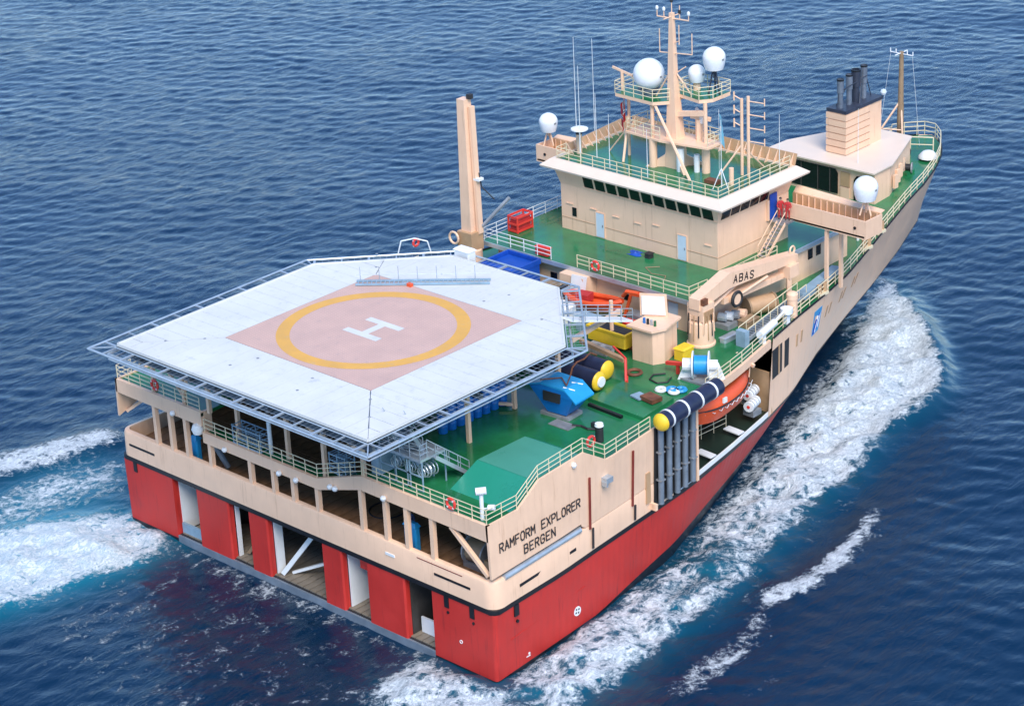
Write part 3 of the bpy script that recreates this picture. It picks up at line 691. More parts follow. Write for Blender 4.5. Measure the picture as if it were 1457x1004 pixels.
for x in (-4.4, 4.2):
    dr = panel((x, BY0, 15.1), EX, EZ, .85, 2.05, .05, 'door', 'door', bridge); MB().bx(x+.68, x+.74, BY0-.1, BY0-.05, 16.0, 16.2).build('door_handle', 'steel', bridge)
for x in (-4.4, 4.2):
    m = MB(); m.bx(x-.08,x-.01,BY0-.07,BY0-.001,15.1,17.22); m.bx(x+.86,x+.93,BY0-.07,BY0-.001,15.1,17.22); m.bx(x-.01,x+.86,BY0-.07,BY0-.001,17.16,17.22); m.build('door_frame', 'cream', bridge)
m = MB(); m.beam((-5.7,BY0-.07,19.08),(8.2,BY0-.07,19.08),.1,.05); m.build('window_sill', 'cream', bridge)
for x, z in ((-7.6,17.3),(-5,17.35),(-2.6,17.2),(-.3,17.15),(1.6,17.4),(6.9,16.9)): MB().bx(x, x+.7, BY0-.09, BY0-.01, z, z+.06).build('light_bracket', 'cream', bridge)
m = MB(); m.bx(-BX, BX, BY0-.03, BY0-.005, 16.02, 16.06); m.bx(BX+.004, BX+.03, BY0, 46, 16.02, 16.06); m.build('weld_seam', 'wing_panel', bridge)
panel((BX+.22, 44.9, 17.4), EY, EZ, .9, 2.1, .06, 'door', 'blue_deep', bridge)
MB().bx(BX, BX+.2, 44.7, 47.4, 17.3, 19.0).build('bridge_side', 'cream', ship)
# bulwark round the forward and port edges of the bridge roof, ribbed inside
m = MB(); m.ext([(-8.6,47.9,20.96),(8.6,47.9,20.96),(8.6,48.25,22.0),(-8.6,48.25,22.0)], (0,.08,0)); m.ext([(-8.55,39.8,20.96),(-8.55,47.9,20.96),(-8.9,47.9,22.0),(-8.9,39.8,21.6)], (-.08,0,0)); bw = m.build('roof_bulwark', 'wing_panel', ship)
for i in range(22):
    x = -8.3+i*.79; MB().ext([(x,47.88,20.96),(x,47.45,20.96),(x,48.2,22.0)], (.05,0,0)).build('rib', 'cream', bw)
for i in range(10):
    y = 40.1+i*.82; MB().ext([(-8.53,y,20.96),(-8.1,y,20.96),(-8.85,y,21.8)], (0,.05,0)).build('rib', 'cream', bw)
railing([(-8.4,39.6,20.95),(-8.4,38.4,20.95),(8.4,38.4,20.95),(8.4,47.6,20.95)], gap=1.3, h=1.05)
# bridge wings
def wing(s, y0, y1):
    x0, x1 = s*8.3, s*16.8
    lo, hi = 17.3, 18.72
    m = MB(); m.bx(min(x0,x1), max(x0,x1), y0, y1, lo, lo+.15); wg = m.build('bridge_wing', 'cream', ship)
    m = MB(); m.ext([(x0,y0,lo-.25+.25),(x1,y0,lo-.1),(x1,y0,hi),(x0,y0,hi)], (0,.12,0)); m.build('wing_parapet', 'cream', wg)
    m = MB(); m.ext([(x0,y1,lo),(x1,y1,lo),(x1,y1,hi),(x0,y1,hi)], (0,.12,0)); m.build('wing_parapet', 'wing_panel', wg)
    m = MB(); m.bx(min(x1,x1+s*.12), max(x1,x1+s*.12), y0, y1+.12, lo-.1, hi); m.build('wing_parapet', 'cream', wg)
    m = MB(); m.ext([(x0,y1+.1,hi+.0),(x1,y1+.1,hi),(x1,y1+.6,hi+.12),(x0,y1+.6,hi+.45)], (0,0,.06)); m.build('wind_deflector', 'cream', wg)
    for i in range(14): x = x0+s*(.4+i*.6); MB().bx(min(x,x+.06), max(x,x+.06), y1-.1, y1-.004, lo+.15, hi-.03).build('rib', 'cream', wg)
    m = MB(); m.bar((x1-s*.9,y0-.01,18.0),(x1-s*.9,y0-.06,18.0),.13,n=10); m.build('wing_port', 'black', wg)
    return wg
wing(1, 46.0, 48.1); wing(-1, 45.0, 47.1)
for x, y in ((13.0,46.3),(13.6,47.4)):
    MB().bx(x-.13, x+.13, y-.13, y+.13, 12.0, 17.2).build('wing_pillar', 'cream', ship)
# stair from boat deck to the wing
m = MB()
a0, a1 = Vector((9.0,42.6,15.05)), Vector((9.1,45.0,17.35))
for o in (0, .8): m.beam(a0+Vector((o,0,0)), a1+Vector((o,0,0)), .06, .22); m.bar(a0+Vector((o,0,.95)), a1+Vector((o,0,.95)), .035); m.bar(a0+Vector((o,0,0)), a0+Vector((o,0,.95)), .035)
st_ = m.build('stair', 'cream', ship)
MB().bx(8.3, 10.0, 44.95, 45.98, 17.22, 17.36).build('stair_landing', 'steel', ship)
for i in range(9):
    p = a0.lerp(a1, (i+.5)/9); MB().bx(p.x, p.x+.8, p.y-.13, p.y+.13, p.z-.02, p.z+.02).build('tread', 'steel', st_)
# boat deck rails
railing([(-1.2,32.45,15.05),(10.2,32.45,15.05),(10.35,34.5,15.05)], gap=1.25)
railing([(10.35,36.2,15.05),(10.35,43.3,15.05)], gap=1.4)
railing([(-11.4,32.45,15.05),(-4.0,32.45,15.05)], gap=1.6, mat='white')
railing([(-11.45,32.5,15.05),(-11.45,44.5,15.05)], gap=1.6, mat='white')

# ================================================================== FORWARD HOUSE, FUNNEL, MASTS
ZF = 15.4
fh = MB()
out = [(-5.7,63.4),(5.5,63.6),(5.4,66),(2.6,73.2),(-2.6,73.2),(-5.6,66)]
fh.ext([(x,y,12.0) for x,y in out], (0,0,3.3)); fh = fh.build('forward_house', 'cream', ship)
m = MB(); m.ext([(x*1.04,63.1 if y < 64 else y*1.002,15.302) for x,y in out], (0,0,.13)); m.build('forward_house_roof', 'cream_light', ship)
m = MB(); m.ext([(-3.6,63.42,12.7),(1.75,63.42,12.7),(1.75,63.42,14.6),(1.45,63.42,14.95),(-3.6,63.42,14.95)], (0,-.06,0)); op = m.build('shelter_opening', 'glass', fh)
for x in (-2.2, -.4, .9): MB().bx(x, x+.06, 63.3, 63.36, 12.7, 14.9).build('opening_mullion', 'dark_room', fh)
panel((2.0,63.5,13.5), EX, EZ, .95, 1.3, .06, 'louvre_panel', 'wing_panel', fh); panel((2.0,63.5,12.2), EX, EZ, .95, 1.2, .06, 'louvre_panel', 'cream', fh)
m = MB(); m.ext([(3.4,63.5,12.3),(4.4,63.5,12.3),(4.4,63.5,14.3),(4.1,63.5,14.7),(3.7,63.5,14.7),(3.4,63.5,14.3)], (0,-.05,0)); m.build('door', 'glass', fh)
for i in range(5): MB().bx(5.3-i*.66, 5.55-i*.66, 66.6+i*1.3, 67.1+i*1.3, 13.0, 14.2).build('vent_box', 'cream', fh)
# funnel with stacked horizontal bands
m = MB(); fy0, fy1, fxw = 65.6, 71.0, .95
m.bx(-fxw, fxw, fy0, fy1, 15.43, 19.2); fun = m.build('funnel', 'cream', ship)
for i in range(6):
    z = 15.5+i*.62
    m = MB(); m.ext([(-fxw-.12,fy0-.12,z),(fxw+.12,fy0-.12,z),(fxw+.12,fy0+3.6,z),(-fxw-.12,fy0+3.6,z)], (0,0,.52)); m.build('funnel_band', 'cream', fun)
MB().bx(-fxw-.1, fxw+.1, fy0-.1, fy1+.1, 19.21, 19.5).build('funnel_cap', 'funnel_black', fun)
for k, (y, r, zt, mt) in enumerate(((66.1,.31,22.1,'pipe'),(67.4,.31,22.2,'pipe'),(68.4,.42,22.4,'funnel_black'),(69.6,.31,22.5,'pipe'))):
    m = MB(); m.lathe([(r*.8,19.4),(r*.8,20.9),(r,20.9),(r,zt),(r*.85,zt),(r*.85,zt-.5)], (0,y,0), 14); ep = m.build('exhaust_pipe', mt, fun, True)
    MB().lathe([(r*1.06,zt-.12),(r*1.06,zt+.03),(r*.8,zt+.03)], (0,y,0), 14).build('pipe_rim', 'black', fun)
m = MB()
for a, b in (((0,65.6,19.5),(0,66.0,21.4)),((.7,68,19.5),(0,69.2,21.5)),((0,70.7,19.5),(0,69.9,21.6)),((.3,66.2,21.2),(.3,69.6,21.6)),((-.7,66.5,19.5),(0,67.4,21.5))): m.bar(a, b, .045)
m.build('pipe_stay', 'funnel_black', fun)
MB().lathe([(0,-.3),(.22,-.2),(.3,0),(.22,.2),(0,.3)], (1.0,71.2,19.8), 10).build('floodlight', 'door', fun)
# foremast
fm = MB(); fm.bar((0,75.4,12.8),(0,75.4,17.5),.34,.30,10); fm.bar((0,75.4,17.5),(0,75.4,22.3),.27,.2,10); fm = fm.build('foremast', 'brown', ship, True)
m = MB(); m.bar((.9,74.6,12.8),(.05,75.4,17.6),.09); m.bar((-1.9,73.0,13.4),(-.05,75.3,17.6),.09); m.bar((.45,75.0,15.1),(-1.0,74.1,15.2),.06); m.bar((.45,75,15.2),(0,75.4,15.2),.06); m.build('mast_stay', 'cream', fm)
m = MB(); m.bar((-1.2,75.4,22.1),(1.2,75.4,22.1),.05); m.bar((0,74.4,22.2),(0,76.3,22.2),.05)
for x in (-1.2,-.6,.6,1.2): m.bar((x,75.4,22.1),(x,75.4,22.45),.05)
m.build('mast_crosstree', 'white', fm)
m = MB(); m.bar((1.15,75.4,22.1),(1.6,76.2,13.5),.012); m.bar((-1.15,75.4,22.1),(-1.8,74.5,13.5),.012); m.build('mast_wire', 'white', fm)
# main mast
mm = MB(); MX, MY = .6, 42.6
mm.add([(MX-.55,MY-.55,20.95),(MX+.75,MY-.55,20.95),(MX+.75,MY+.8,20.95),(MX-.55,MY+.8,20.95),(MX-.3,MY-.3,28.5),(MX+.3,MY-.3,28.5),(MX+.3,MY+.3,28.5),(MX-.3,MY+.3,28.5),(MX-.16,MY-.16,33.7),(MX+.16,MY-.16,33.7),(MX+.16,MY+.16,33.7),(MX-.16,MY+.16,33.7)],
       [(0,1,5,4),(1,2,6,5),(2,3,7,6),(3,0,4,7),(4,5,9,8),(5,6,10,9),(6,7,11,10),(7,4,8,11),(8,9,10,11)])
mm = mm.build('main_mast', 'cream', ship)
for dx, dy in ((-1.4,-1.0),(1.5,-.9),(1.3,1.4)):
    m = MB(); d_ = Vector((dx,dy,0)); q = Vector((-dy,dx,0)).normalized()*.1; b0 = Vector((MX,MY,20.96))
    m.ext([b0+d_*1.35-q, b0+d_*.2-q, b0+d_*.2-q+Vector((0,0,2.6)), b0+d_*.45-q+Vector((0,0,1.0))], q*2); m.build('mast_foot', 'cream', mm)
for x, y, zt in ((-.8,41.6,26.1),(3.6,42.9,26.8)):
    m = MB(); m.bar((x,y,20.95),(x,y,23.3),.34,n=12); m.bar((x,y,23.3),(x,y,zt),.17,n=10); m.build('mast_column', 'cream', mm, True)
m = MB(); m.bar((-.4,41.5,26.2),(3.8,40.6,20.95),.12); m.build('mast_brace', 'cream', mm)
m = MB(); m.bar((-4.2,42.6,20.95),(-4.1,42.6,26.2),.13); m.bar((-3.5,41.0,20.95),(-4.0,42.4,24.5),.11); m.bar((-6.2,42.4,20.95),(-4.2,42.6,23.4),.06); m.build('mast_brace', 'cream', mm)
m = MB(); m.ext([(-3.6,41.5,23.3),(.2,41.2,23.3),(4.6,41.9,23.3),(4.6,43.8,23.3),(-3.6,44.2,23.3)], (0,0,.16)); m.build('mast_platform', 'cream', mm)
pl1 = [(-4.5,41.4),(-.4,41.2),(.5,42.2),(.5,44.8),(-4.5,44.8)]; pl2 = [(.55,43.0),(3.3,42.5),(4.0,43.4),(4.0,45.6),(.55,45.6)]
for pl_, z in ((pl1,26.25),(pl2,26.75)):
    m = MB(); m.ext([(x,y,z) for x,y in pl_], (0,0,.28)); m.build('mast_platform', 'cream', mm)
    m = MB(); m.ext([(x*.985,y,z+.284) for x,y in pl_], (0,0,.02)); m.build('platform_floor', 'deck_green', mm)
    railing([(x,y,z+.3) for x,y in pl_]+[(pl_[0][0],pl_[0][1],z+.3)], gap=1.0, h=1.0)
railing([(-3.5,41.6,23.45),(.2,41.3,23.45)], gap=1.0); railing([(4.5,42,23.45),(4.5,43.7,23.45),(-3.4,44.1,23.45),(-3.5,41.6,23.45)], gap=1.1)
m = MB(); m.beam((MX,MY,25.4),(3.6,42.9,25.9),.35,.4); m.build('mast_arm', 'cream', mm)
m = MB(); m.bar((-.9,MY,33.2),(2.3,MY,33.3),.06); m.bar((MX,MY-1,33.4),(MX,MY+1,33.4),.05); m.bar((-.7,MY,30.3),(2.6,MY,30.6),.05)
for x, a, b in ((-.9,33.2,33.7),(2.3,33.3,33.9),(-.2,33.2,33.9),(1.4,33.3,34.4),(MX,33.7,34.6),(-.7,30.3,32.2),(2.6,30.6,32.3),(1.3,31.2,32.8)): m.bar((x,MY,a),(x,MY,b),.04)
m.bar((MX,MY,31.2),(1.3,MY,31.5),.04); m.bar((MX,MY,28.6),(1.7,MY+.3,29.4),.05); m.build('mast_yard', 'cream', mm)
m = MB(); m.bar((MX,MY,29.2),(2.0,43.2,27.0),.07); m.bar((MX,MY,29.2),(-1.2,42.6,26.5),.07); m.build('mast_stay', 'cream', mm)
for x in (-.9,-.2,.6,1.4,2.3): MB().lathe([(0,.32),(.11,.25),(.13,.1),(.11,0),(0,0)], (x,MY,33.75 if abs(x-.6) > .1 else 34.55), 8).build('mast_lamp', 'dark' if x in (.6,1.4) else 'white', mm)
m = MB(); m.beam((-5.3,42.1,28.4),(-3.2,42.1,28.0),.12,.18); m.bar((-4.3,42.1,26.6),(-4.3,42.1,28.2),.14); m.build('radar_scanner', 'cream', mm)
m = MB(); m.beam((2.1,42.9,25.4),(3.6,43.6,25.2),.25,.3); m.bar((2.7,43.2,23.4),(2.7,43.2,25.2),.3); m.build('radar_scanner', 'cream', mm)
m = MB(); m.beam((2.2,43.4,25.75),(3.3,43.0,25.2),.16,.7); m.build('radar_cover', 'white', mm)
MB().bar((2.9,42.6,20.95),(2.9,42.6,22.4),.24,n=10).build('vent_pipe', 'white', ship)
MB().bar((1.7,42.0,20.95),(1.7,42.0,22.9),.32,n=10).build('vent_pipe', 'white', ship)
# crossed dipole antenna at the forward edge of the roof
da = MB(); da.bar((6.3,44.1,20.95),(6.3,44.1,27.3),.13,n=8); da.bar((6.95,44.1,20.95),(6.95,44.1,27.6),.13,n=8); da.bar((4.9,42.9,20.95),(6.3,44.1,23.5),.08); da.bar((6.6,46.6,20.95),(6.6,44.1,23.2),.07)
for i in range(4):
    z = 23.9+i*1.1; da.bar((6.95,44.1,z),(8.4,44.3,z),.05); da.bar((8.4,44.3,z-.2),(8.4,44.3,z+.4),.05)
    if i: da.bar((6.3,44.1,z),(5.7,43.9,z+.3),.05); da.bar((5.7,43.9,z-.1),(5.7,43.9,z+.6),.07)
da = da.build('dipole_antenna', 'cream', ship)
for x, y, z0, z1 in ((-6.5,39.2,21,29.0),(-5.8,40.4,21,26.5),(-8.5,41,21,30.6),(-9.7,44.6,19,29.4),(6.9,40.7,21,26.6),(-3.2,39.0,21,25.6),(.6,39.2,21,25.0),(3.0,64.6,15.4,20.4),(5.0,50.5,17.4,21.5),(7.8,47,21,25.5)):
    MB().bar((x,y,z0),(x,y,z1),.035,.015,5).build('whip_antenna', 'white', ship)
m = MB()
for dx, dy in ((.7,0),(-.4,.6),(-.4,-.6)): m.bar((6.9+dx,40.7+dy,20.95),(6.9,40.7,22.6),.035)
m.build('antenna_tripod', 'white', ship)
MB().bar((6.95,41.9,20.95),(6.95,41.9,22.3),.2,n=10).build('vent_pipe', 'cream', ship)
MB().bx(5.0,6.2,40.9,41.6,20.95,21.25).build('roof_hatch', 'rust', ship)
m = MB(); m.bar((-6.9,39.6,20.95),(-6.9,39.6,23.4),.05); m.lathe([(0,.25),(.3,.2),(.72,.05),(.72,-.05),(0,-.1)], (-6.9,39.6,23.5), 14); m.build('disc_antenna', 'white', ship, True)
MB().bar((-7.9,40.6,20.0),(-7.9,40.6,22.6),.24,n=8).build('vent_pipe', 'cream', ship); MB().bar((-7.9,40.6,22.6),(-7.9,40.6,23.0),.26,n=8).build('vent_cap', 'black', ship)

# ================================================================== HELIDECK
HZ = 18.05; A, Y0, Y1, CW, CL = 13.0, -4.0, 22.8, 7.4, 7.6
octo = [(-A,Y0),(A,Y0),(A,Y1-CL),(A-CW,Y1),(-A+CW,Y1),(-A,Y1-CL)]
m = MB(); m.ext([(x,y,HZ-.42) for x,y in octo], (0,0,.36)); heli = m.build('helideck', 'alu_dark', ship)
def clip(poly, n, d_):       # keep n.p <= d
    o = []
    for i in range(len(poly)):
        a, b = poly[i], poly[(i+1) % len(poly)]; da_, db_ = n[0]*a[0]+n[1]*a[1]-d_, n[0]*b[0]+n[1]*b[1]-d_
        if da_ <= 0: o.append(a)
        if da_*db_ < 0: t = da_/(da_-db_); o.append((a[0]+(b[0]-a[0])*t, a[1]+(b[1]-a[1])*t))
    return o
SQ, SC = 7.55, 9.05      # half side and centre of the pink landing square
def plank(poly, name, mat, gap=.034):
    if len(poly) < 3: return
    cx = sum(p[0] for p in poly)/len(poly); cy = sum(p[1] for p in poly)/len(poly); q = []
    for x, y in poly:
        dx, dy = cx-x, cy-y; l = math.hypot(dx, dy); q.append((x+dx/l*gap*1.4, y+dy/l*gap*1.4, HZ-.055))
    MB().ext(q, (0, 0, .055)).build(name, mat, heli)
# side zones mitred at the square's corners, planked at right angles to each edge
zones = {'aft': [(-A,Y0),(A,Y0),(SQ,SC-SQ),(-SQ,SC-SQ)], 'stbd': [(A,Y0),(A,Y1-CL),(A,Y1+2),(SQ,SC+SQ),(SQ,SC-SQ)],
         'port': [(-A,Y0),(-SQ,SC-SQ),(-SQ,SC+SQ),(-A,Y1+2),(-A,Y1-CL)], 'fwd': [(-SQ,SC+SQ),(SQ,SC+SQ),(A,Y1+2),(-A,Y1+2)]}
k1 = CW/CL
for zn, poly in zones.items():
    p = poly
    p = clip(p, (0, 1), Y1)
    n1 = (CL, CW); p = clip(p, n1, CL*A+CW*(Y1-CL)); p = clip(p, (-CL, CW), CL*A+CW*(Y1-CL))
    ax = 0 if zn in ('aft', 'fwd') else 1
    lo, hi = (-A, A) if ax == 0 else (Y0, Y1+.1)
    n = 21
    for i in range(n):
        a, b = lo+(hi-lo)*i/n, lo+(hi-lo)*(i+1)/n
        e = (1, 0) if ax == 0 else (0, 1)
        plank(clip(clip(p, e, b), (-e[0], -e[1]), -a), 'deck_plank', 'heli_white')
for i in range(10):
    a = -SQ+2*SQ*i/10; b = a+2*SQ/10
    plank([(a,SC-SQ),(b,SC-SQ),(b,SC+SQ),(a,SC+SQ)], 'landing_panel', 'heli_pink', .006)
def annulus(r0, r1, z, n=96):
    m = MB(); m.grid([[(r*math.cos(2*math.pi*i/n), SC+r*math.sin(2*math.pi*i/n), z) for i in range(n+1)] for r in (r0, r1)]); return m
annulus(6.05, 7.05, HZ+.006).build('landing_circle', 'heli_yellow', heli)
m = MB(); hw, hl, st2 = 1.5, 1.75, .31
for y in (SC-1.15, SC+1.15): m.add([(-hl,y-st2/1,HZ+.006),(hl,y-st2,HZ+.006),(hl,y+st2,HZ+.006),(-hl,y+st2,HZ+.006)], [(0,1,2,3)])
m.add([(-.33,SC-.84,HZ+.006),(.33,SC-.84,HZ+.006),(.33,SC+.84,HZ+.006),(-.33,SC+.84,HZ+.006)], [(0,1,2,3)]); m.build('landing_letter_h', 'heli_white', heli)
m = MB()
for a, b in zip(octo, octo[1:]+octo[:1]): m.beam((a[0],a[1],HZ-.05), (b[0],b[1],HZ-.05), .16, .22)
m.build('deck_kerb', 'heli_white', heli)
# underside girders
m = MB()
for x in np.linspace(-11, 11, 9): m.bx(x-.12, x+.12, Y0+.2, Y1-(CL if abs(x) > A-CW else .3)+.0, HZ-1.1, HZ-.43)
for y in np.linspace(-3.2, 14, 6): m.bx(-12.6, 12.6, y-.12, y+.12, HZ-1.35, HZ-.9)
m.build('deck_girders', 'alu_dark', heli)
# safety net frame
NW = 1.55
outer = []
cx, cy = 0, 9.4
def offset(poly, d_):
    n = len(poly); L = []
    for i in range(n):
        a, b = Vector(poly[i]), Vector(poly[(i+1) % n]); t = (b-a).normalized(); nn = Vector((t.y, -t.x)); L.append((nn, nn.dot(a)+d_))
    o = []
    for i in range(n):
        (n1, d1), (n2, d2) = L[i-1], L[i]; det = n1.x*n2.y-n1.y*n2.x; o.append(((d1*n2.y-d2*n1.y)/det, (n1.x*d2-n2.x*d1)/det))
    return o
no = offset(octo, NW); nm = offset(octo, NW*.5); ni = offset(octo, .2)
ZN = HZ-.22
m = MB()
for pl_, r in ((no,.085),(ni,.05)):
    q = [(x,y,ZN-(0 if pl_ is ni else .02)) for x,y in pl_]; m.path(q+[q[0]], r, 6)
nf = m.build('net_frame', 'alu', heli)
om = MB().bx(-.055, .055, 0, NW-.2, -.11, 0).mesh('outrigger'); om.materials.append(MAT['alu'])
thin = MB()
for i in range(6):
    a, b = Vector(octo[i]), Vector(octo[(i+1) % 6]); t = (b-a).normalized(); nn = Vector((t.y,-t.x)); L_ = (b-a).length; n = max(2, round(L_/2.05))
    ang = math.atan2(nn.y, nn.x)-math.pi/2
    for k in range(n+1):
        p = a+(b-a)*k/n+nn*.2; inst(om, 'outrigger', (p.x,p.y,ZN), heli, (0,0,ang), (1.6 if k % 2 else .8,1,1))
    for k in range(int(L_/.5)):
        p = a+t*(k*.5); thin.bar((p+nn*.2).to_3d()+Vector((0,0,ZN-.05)), (p+nn*NW).to_3d()+Vector((0,0,ZN-.05)), .009, n=3)
    for k in range(2, 5, 2): thin.bar((a+nn*(.2+k*.27)).to_3d()+Vector((0,0,ZN-.05)), (b+nn*(.2+k*.27)).to_3d()+Vector((0,0,ZN-.05)), .009, n=3)
    # corner bars
    c0 = Vector(ni[i]); c1 = Vector(no[i]); m = MB(); m.beam((c0.x,c0.y,ZN), (c1.x,c1.y,ZN), .09, .09); m.build('corner_bar', 'alu', heli)
o = thin.build('safety_net', 'alu', heli); o['kind'] = 'stuff'
# walkway rail just below the aft and starboard edges
m = MB()
for dz_, r in ((-.75,.09),(-1.15,.06)):
    q = offset(octo, .55); m.path([(q[5][0],q[5][1],HZ+dz_)]+[(x,y,HZ+dz_) for x,y in q[:4]], r)
m.build('edge_pipe', 'alu', heli)
# legs and braces
for x, y, z0 in ((-15.3,.5,12.1),(-11.8,.5,12.1),(-9.0,.5,12.1),(-6.6,1.1,10.4),(-1.2,1.1,10.4),(3.2,.6,10.6),(7.5,.35,12.1),(-11,10,12),(-3,10,12),(4,10,12),(9.6,8.6,12),(8.3,14.7,12),(-11,18,12),(0,20,12),(8.4,19.4,12)):
    zt = HZ-1.2 if x > -13 else 16.2
    MB().bx(x-.14, x+.14, y-.14, y+.14, z0-.1, zt).build('support_leg', 'cream', heli)
for a, b in (((-15.3,.5,16.0),(-11.9,.5,12.6)),((-11.8,.5,12.6),(-8.2,-1.5,17.2)),((7.5,.35,13.8),(3.4,-1.6,17.0)),((3.2,.6,13.4),(-.2,-1.5,17.2)),((3.2,.6,13.4),(6.4,-1.5,17.2)),((8.3,14.7,12.3),(5.6,12.8,12.5)),((-15.3,.5,16.0),(-12.8,-1.5,17.4)),((9.8,19.4,16.1),(8.7,26.2,15.9))):
    m = MB(); m.beam(a, b, .2 if b[1] < 20 else .32, .2 if b[1] < 20 else .32); m.build('support_brace', 'cream', heli)
m = MB(); m.bar((6.7,27.4,12),(6.7,27.4,15.8),.16,n=8); m.build('support_post', 'cream', heli)

# gangway from the helideck's forward corner
m = MB(); g0, g1 = Vector((10.6,18.2,17.95)), Vector((12.9,22.4,16.6)); g0 = Vector((10.0,18.9,17.98)); g1 = Vector((10.2,25.2,15.9))
m.beam(g0, g1, 1.1, .14)
gw = m.build('helideck_gangway', 'white', ship)
m = MB(); dgn = (g1-g0).normalized(); sd_ = dgn.cross(EZ).normalized()
for s in (-.55, .55):
    for hh in (.5, 1.0): m.bar(g0+sd_*s+EZ*hh, g1+sd_*s+EZ*hh, .03)
    for k in range(6): p = g0.lerp(g1, k/5)+sd_*s; m.bar(p, p+EZ, .03)
m.build('gangway_rail', 'alu', gw)
# stern stair tower from the helideck down to the main deck
m = MB(); s0, s1 = Vector((10.2,-.2,17.3)), Vector((11.2,2.2,14.6))
s0 = Vector((12.3,.0,17.4)); s1 = Vector((11.6,2.2,14.4)); sx_ = Vector((-1.5,-.5,0))
for o in (Vector((0,0,0)), sx_): m.beam(s0+o, s1+o, .1, .3); m.bar(s0+o+EZ, s1+o+EZ, .035); m.bar(s0+o+EZ*.5, s1+o+EZ*.5, .03); m.bar(s1+o, s1+o+EZ, .035)
stt = m.build('stern_stair', 'alu', ship)
for i in range(8): p = s0.lerp(s1, (i+.5)/8); MB().beam(p, p+sx_, .3, .05).build('tread', 'alu', stt)
m = MB(); m.bx(8.5, 12.5, 1.0, 3.4, 14.2, 14.4); m.build('stair_landing', 'alu', stt)
railing([(8.5,1.05,14.4),(12.45,1.05,14.4),(12.45,1.7,14.4)], mat='alu', gap=1.0, parent=ship); 
m = MB(); r0, r1 = Vector((12.9,2.1,14.35)), Vector((13.2,4.9,12.1))
for o in (Vector((0,0,0)), Vector((-.95,.1,0))): m.beam(r0+o, r1+o, .08, .28); [m.bar(r0+o+EZ*h, r1+o+EZ*h, .035) for h in (.5, 1.0)]; [m.bar(r0.lerp(r1,t)+o, r0.lerp(r1,t)+o+EZ, .03) for t in (0,.33,.66,1)]
rr = m.build('landing_ladder', 'alu', stt)
for i in range(7): p = r0.lerp(r1, (i+.5)/7); MB().beam(p, p+Vector((-.95,.1,0)), .25, .05).build('tread', 'alu', stt)
# hose reels caged under the landing
for k, (x, y) in enumerate(((9.2,1.6),(10.6,1.6),(11.8,1.6))):
    [MB().bx(x+dx-.04, x+dx+.04, y+dy-.04, y+dy+.04, 12.0, 14.2).build('rack_post', 'steel_blue', stt) for dx in (-.72,.72) for dy in (-.5,1.7)]
    for z in (12.05, 13.1, 14.15): MB().bx(x-.68, x+.68, y-.54, y-.46, z-.04, z+.04).build('rack_rail', 'steel_blue', stt)
    m = MB()
    for j in range(6): m.torus((x, y+.1+j*.22, 13.05), .35+.08*(j % 3), .045, 1, 14, 5)
    m.build('hose_coil', 'alu', stt)
MB().bx(7.7, 8.4, .9, 3.2, 12.05, 14.1).build('stair_screen', 'steel_blue', stt)

# ================================================================== THINGS ON BOARD
def thing(name, loc, label, cat, group=None): return empty(name, loc, label, cat, group)
# --- radomes -------------------------------------------------------------
def radome(loc, r, label, ped=1.0, legs=False, squash=1.0, ball=False):
    t = thing('radome', loc, label, 'radome', 'satellite radomes'); x, y, z = loc
    zc = z+ped+r*.9
    if ball: prof = [(r*math.sin(a), zc-r*math.cos(a)) for a in np.linspace(.5, math.pi, 14)]
    else: prof = [(r*.78, zc-r*1.0), (r*.92, zc-r*.55), (r, zc)] + [(r*math.cos(a), zc+r*.95*math.sin(a)) for a in np.linspace(.2, math.pi/2, 9)]
    MB().lathe([(0, prof[0][1])]+prof, (x,y,0), 24).build('dome', 'dome', t, True)
    m = MB()
    if legs:
        for k in range(3): a = k*2.094; m.bar((x+.5*math.cos(a), y+.5*math.sin(a), z), (x+.1*math.cos(a), y+.1*math.sin(a), z+ped), .07)
        m.bar((x,y,z+ped*.6),(x,y,z+ped),.1)
    else: m.bar((x,y,z),(x,y,z+ped+.05),r*.45,r*.4,12); m.bar((x,y,z+ped-.08),(x,y,z+ped+.04),r*.72,n=14)
    m.build('pedestal', 'cream' if ped < 2 and not ball else ('funnel_black' if ped > 2 else 'alu_dark'), t)
    MB().bx(x+r*.9, x+r*1.0, y-.14, y+.1, zc-.1, zc+.05).build('dome_hatch', 'steel', t)
    return t
radome((-1.9,42.6,26.55), 1.28, 'largest white ball radome on the mast platform', .55, ball=True)
radome((1.4,44.6,27.05), .7, 'smallest white radome, beside the mast pole', .75)
radome((3.2,44.6,27.05), .92, 'white radome raised on black legs at the right end of the mast platform', 2.1, legs=True)
radome((-15.9,45.6,18.7), .82, 'white radome on the far port bridge wing', 1.35, legs=True)
radome((15.9,47.4,18.7), .98, 'white radome on the near starboard bridge wing', 1.35, legs=True)
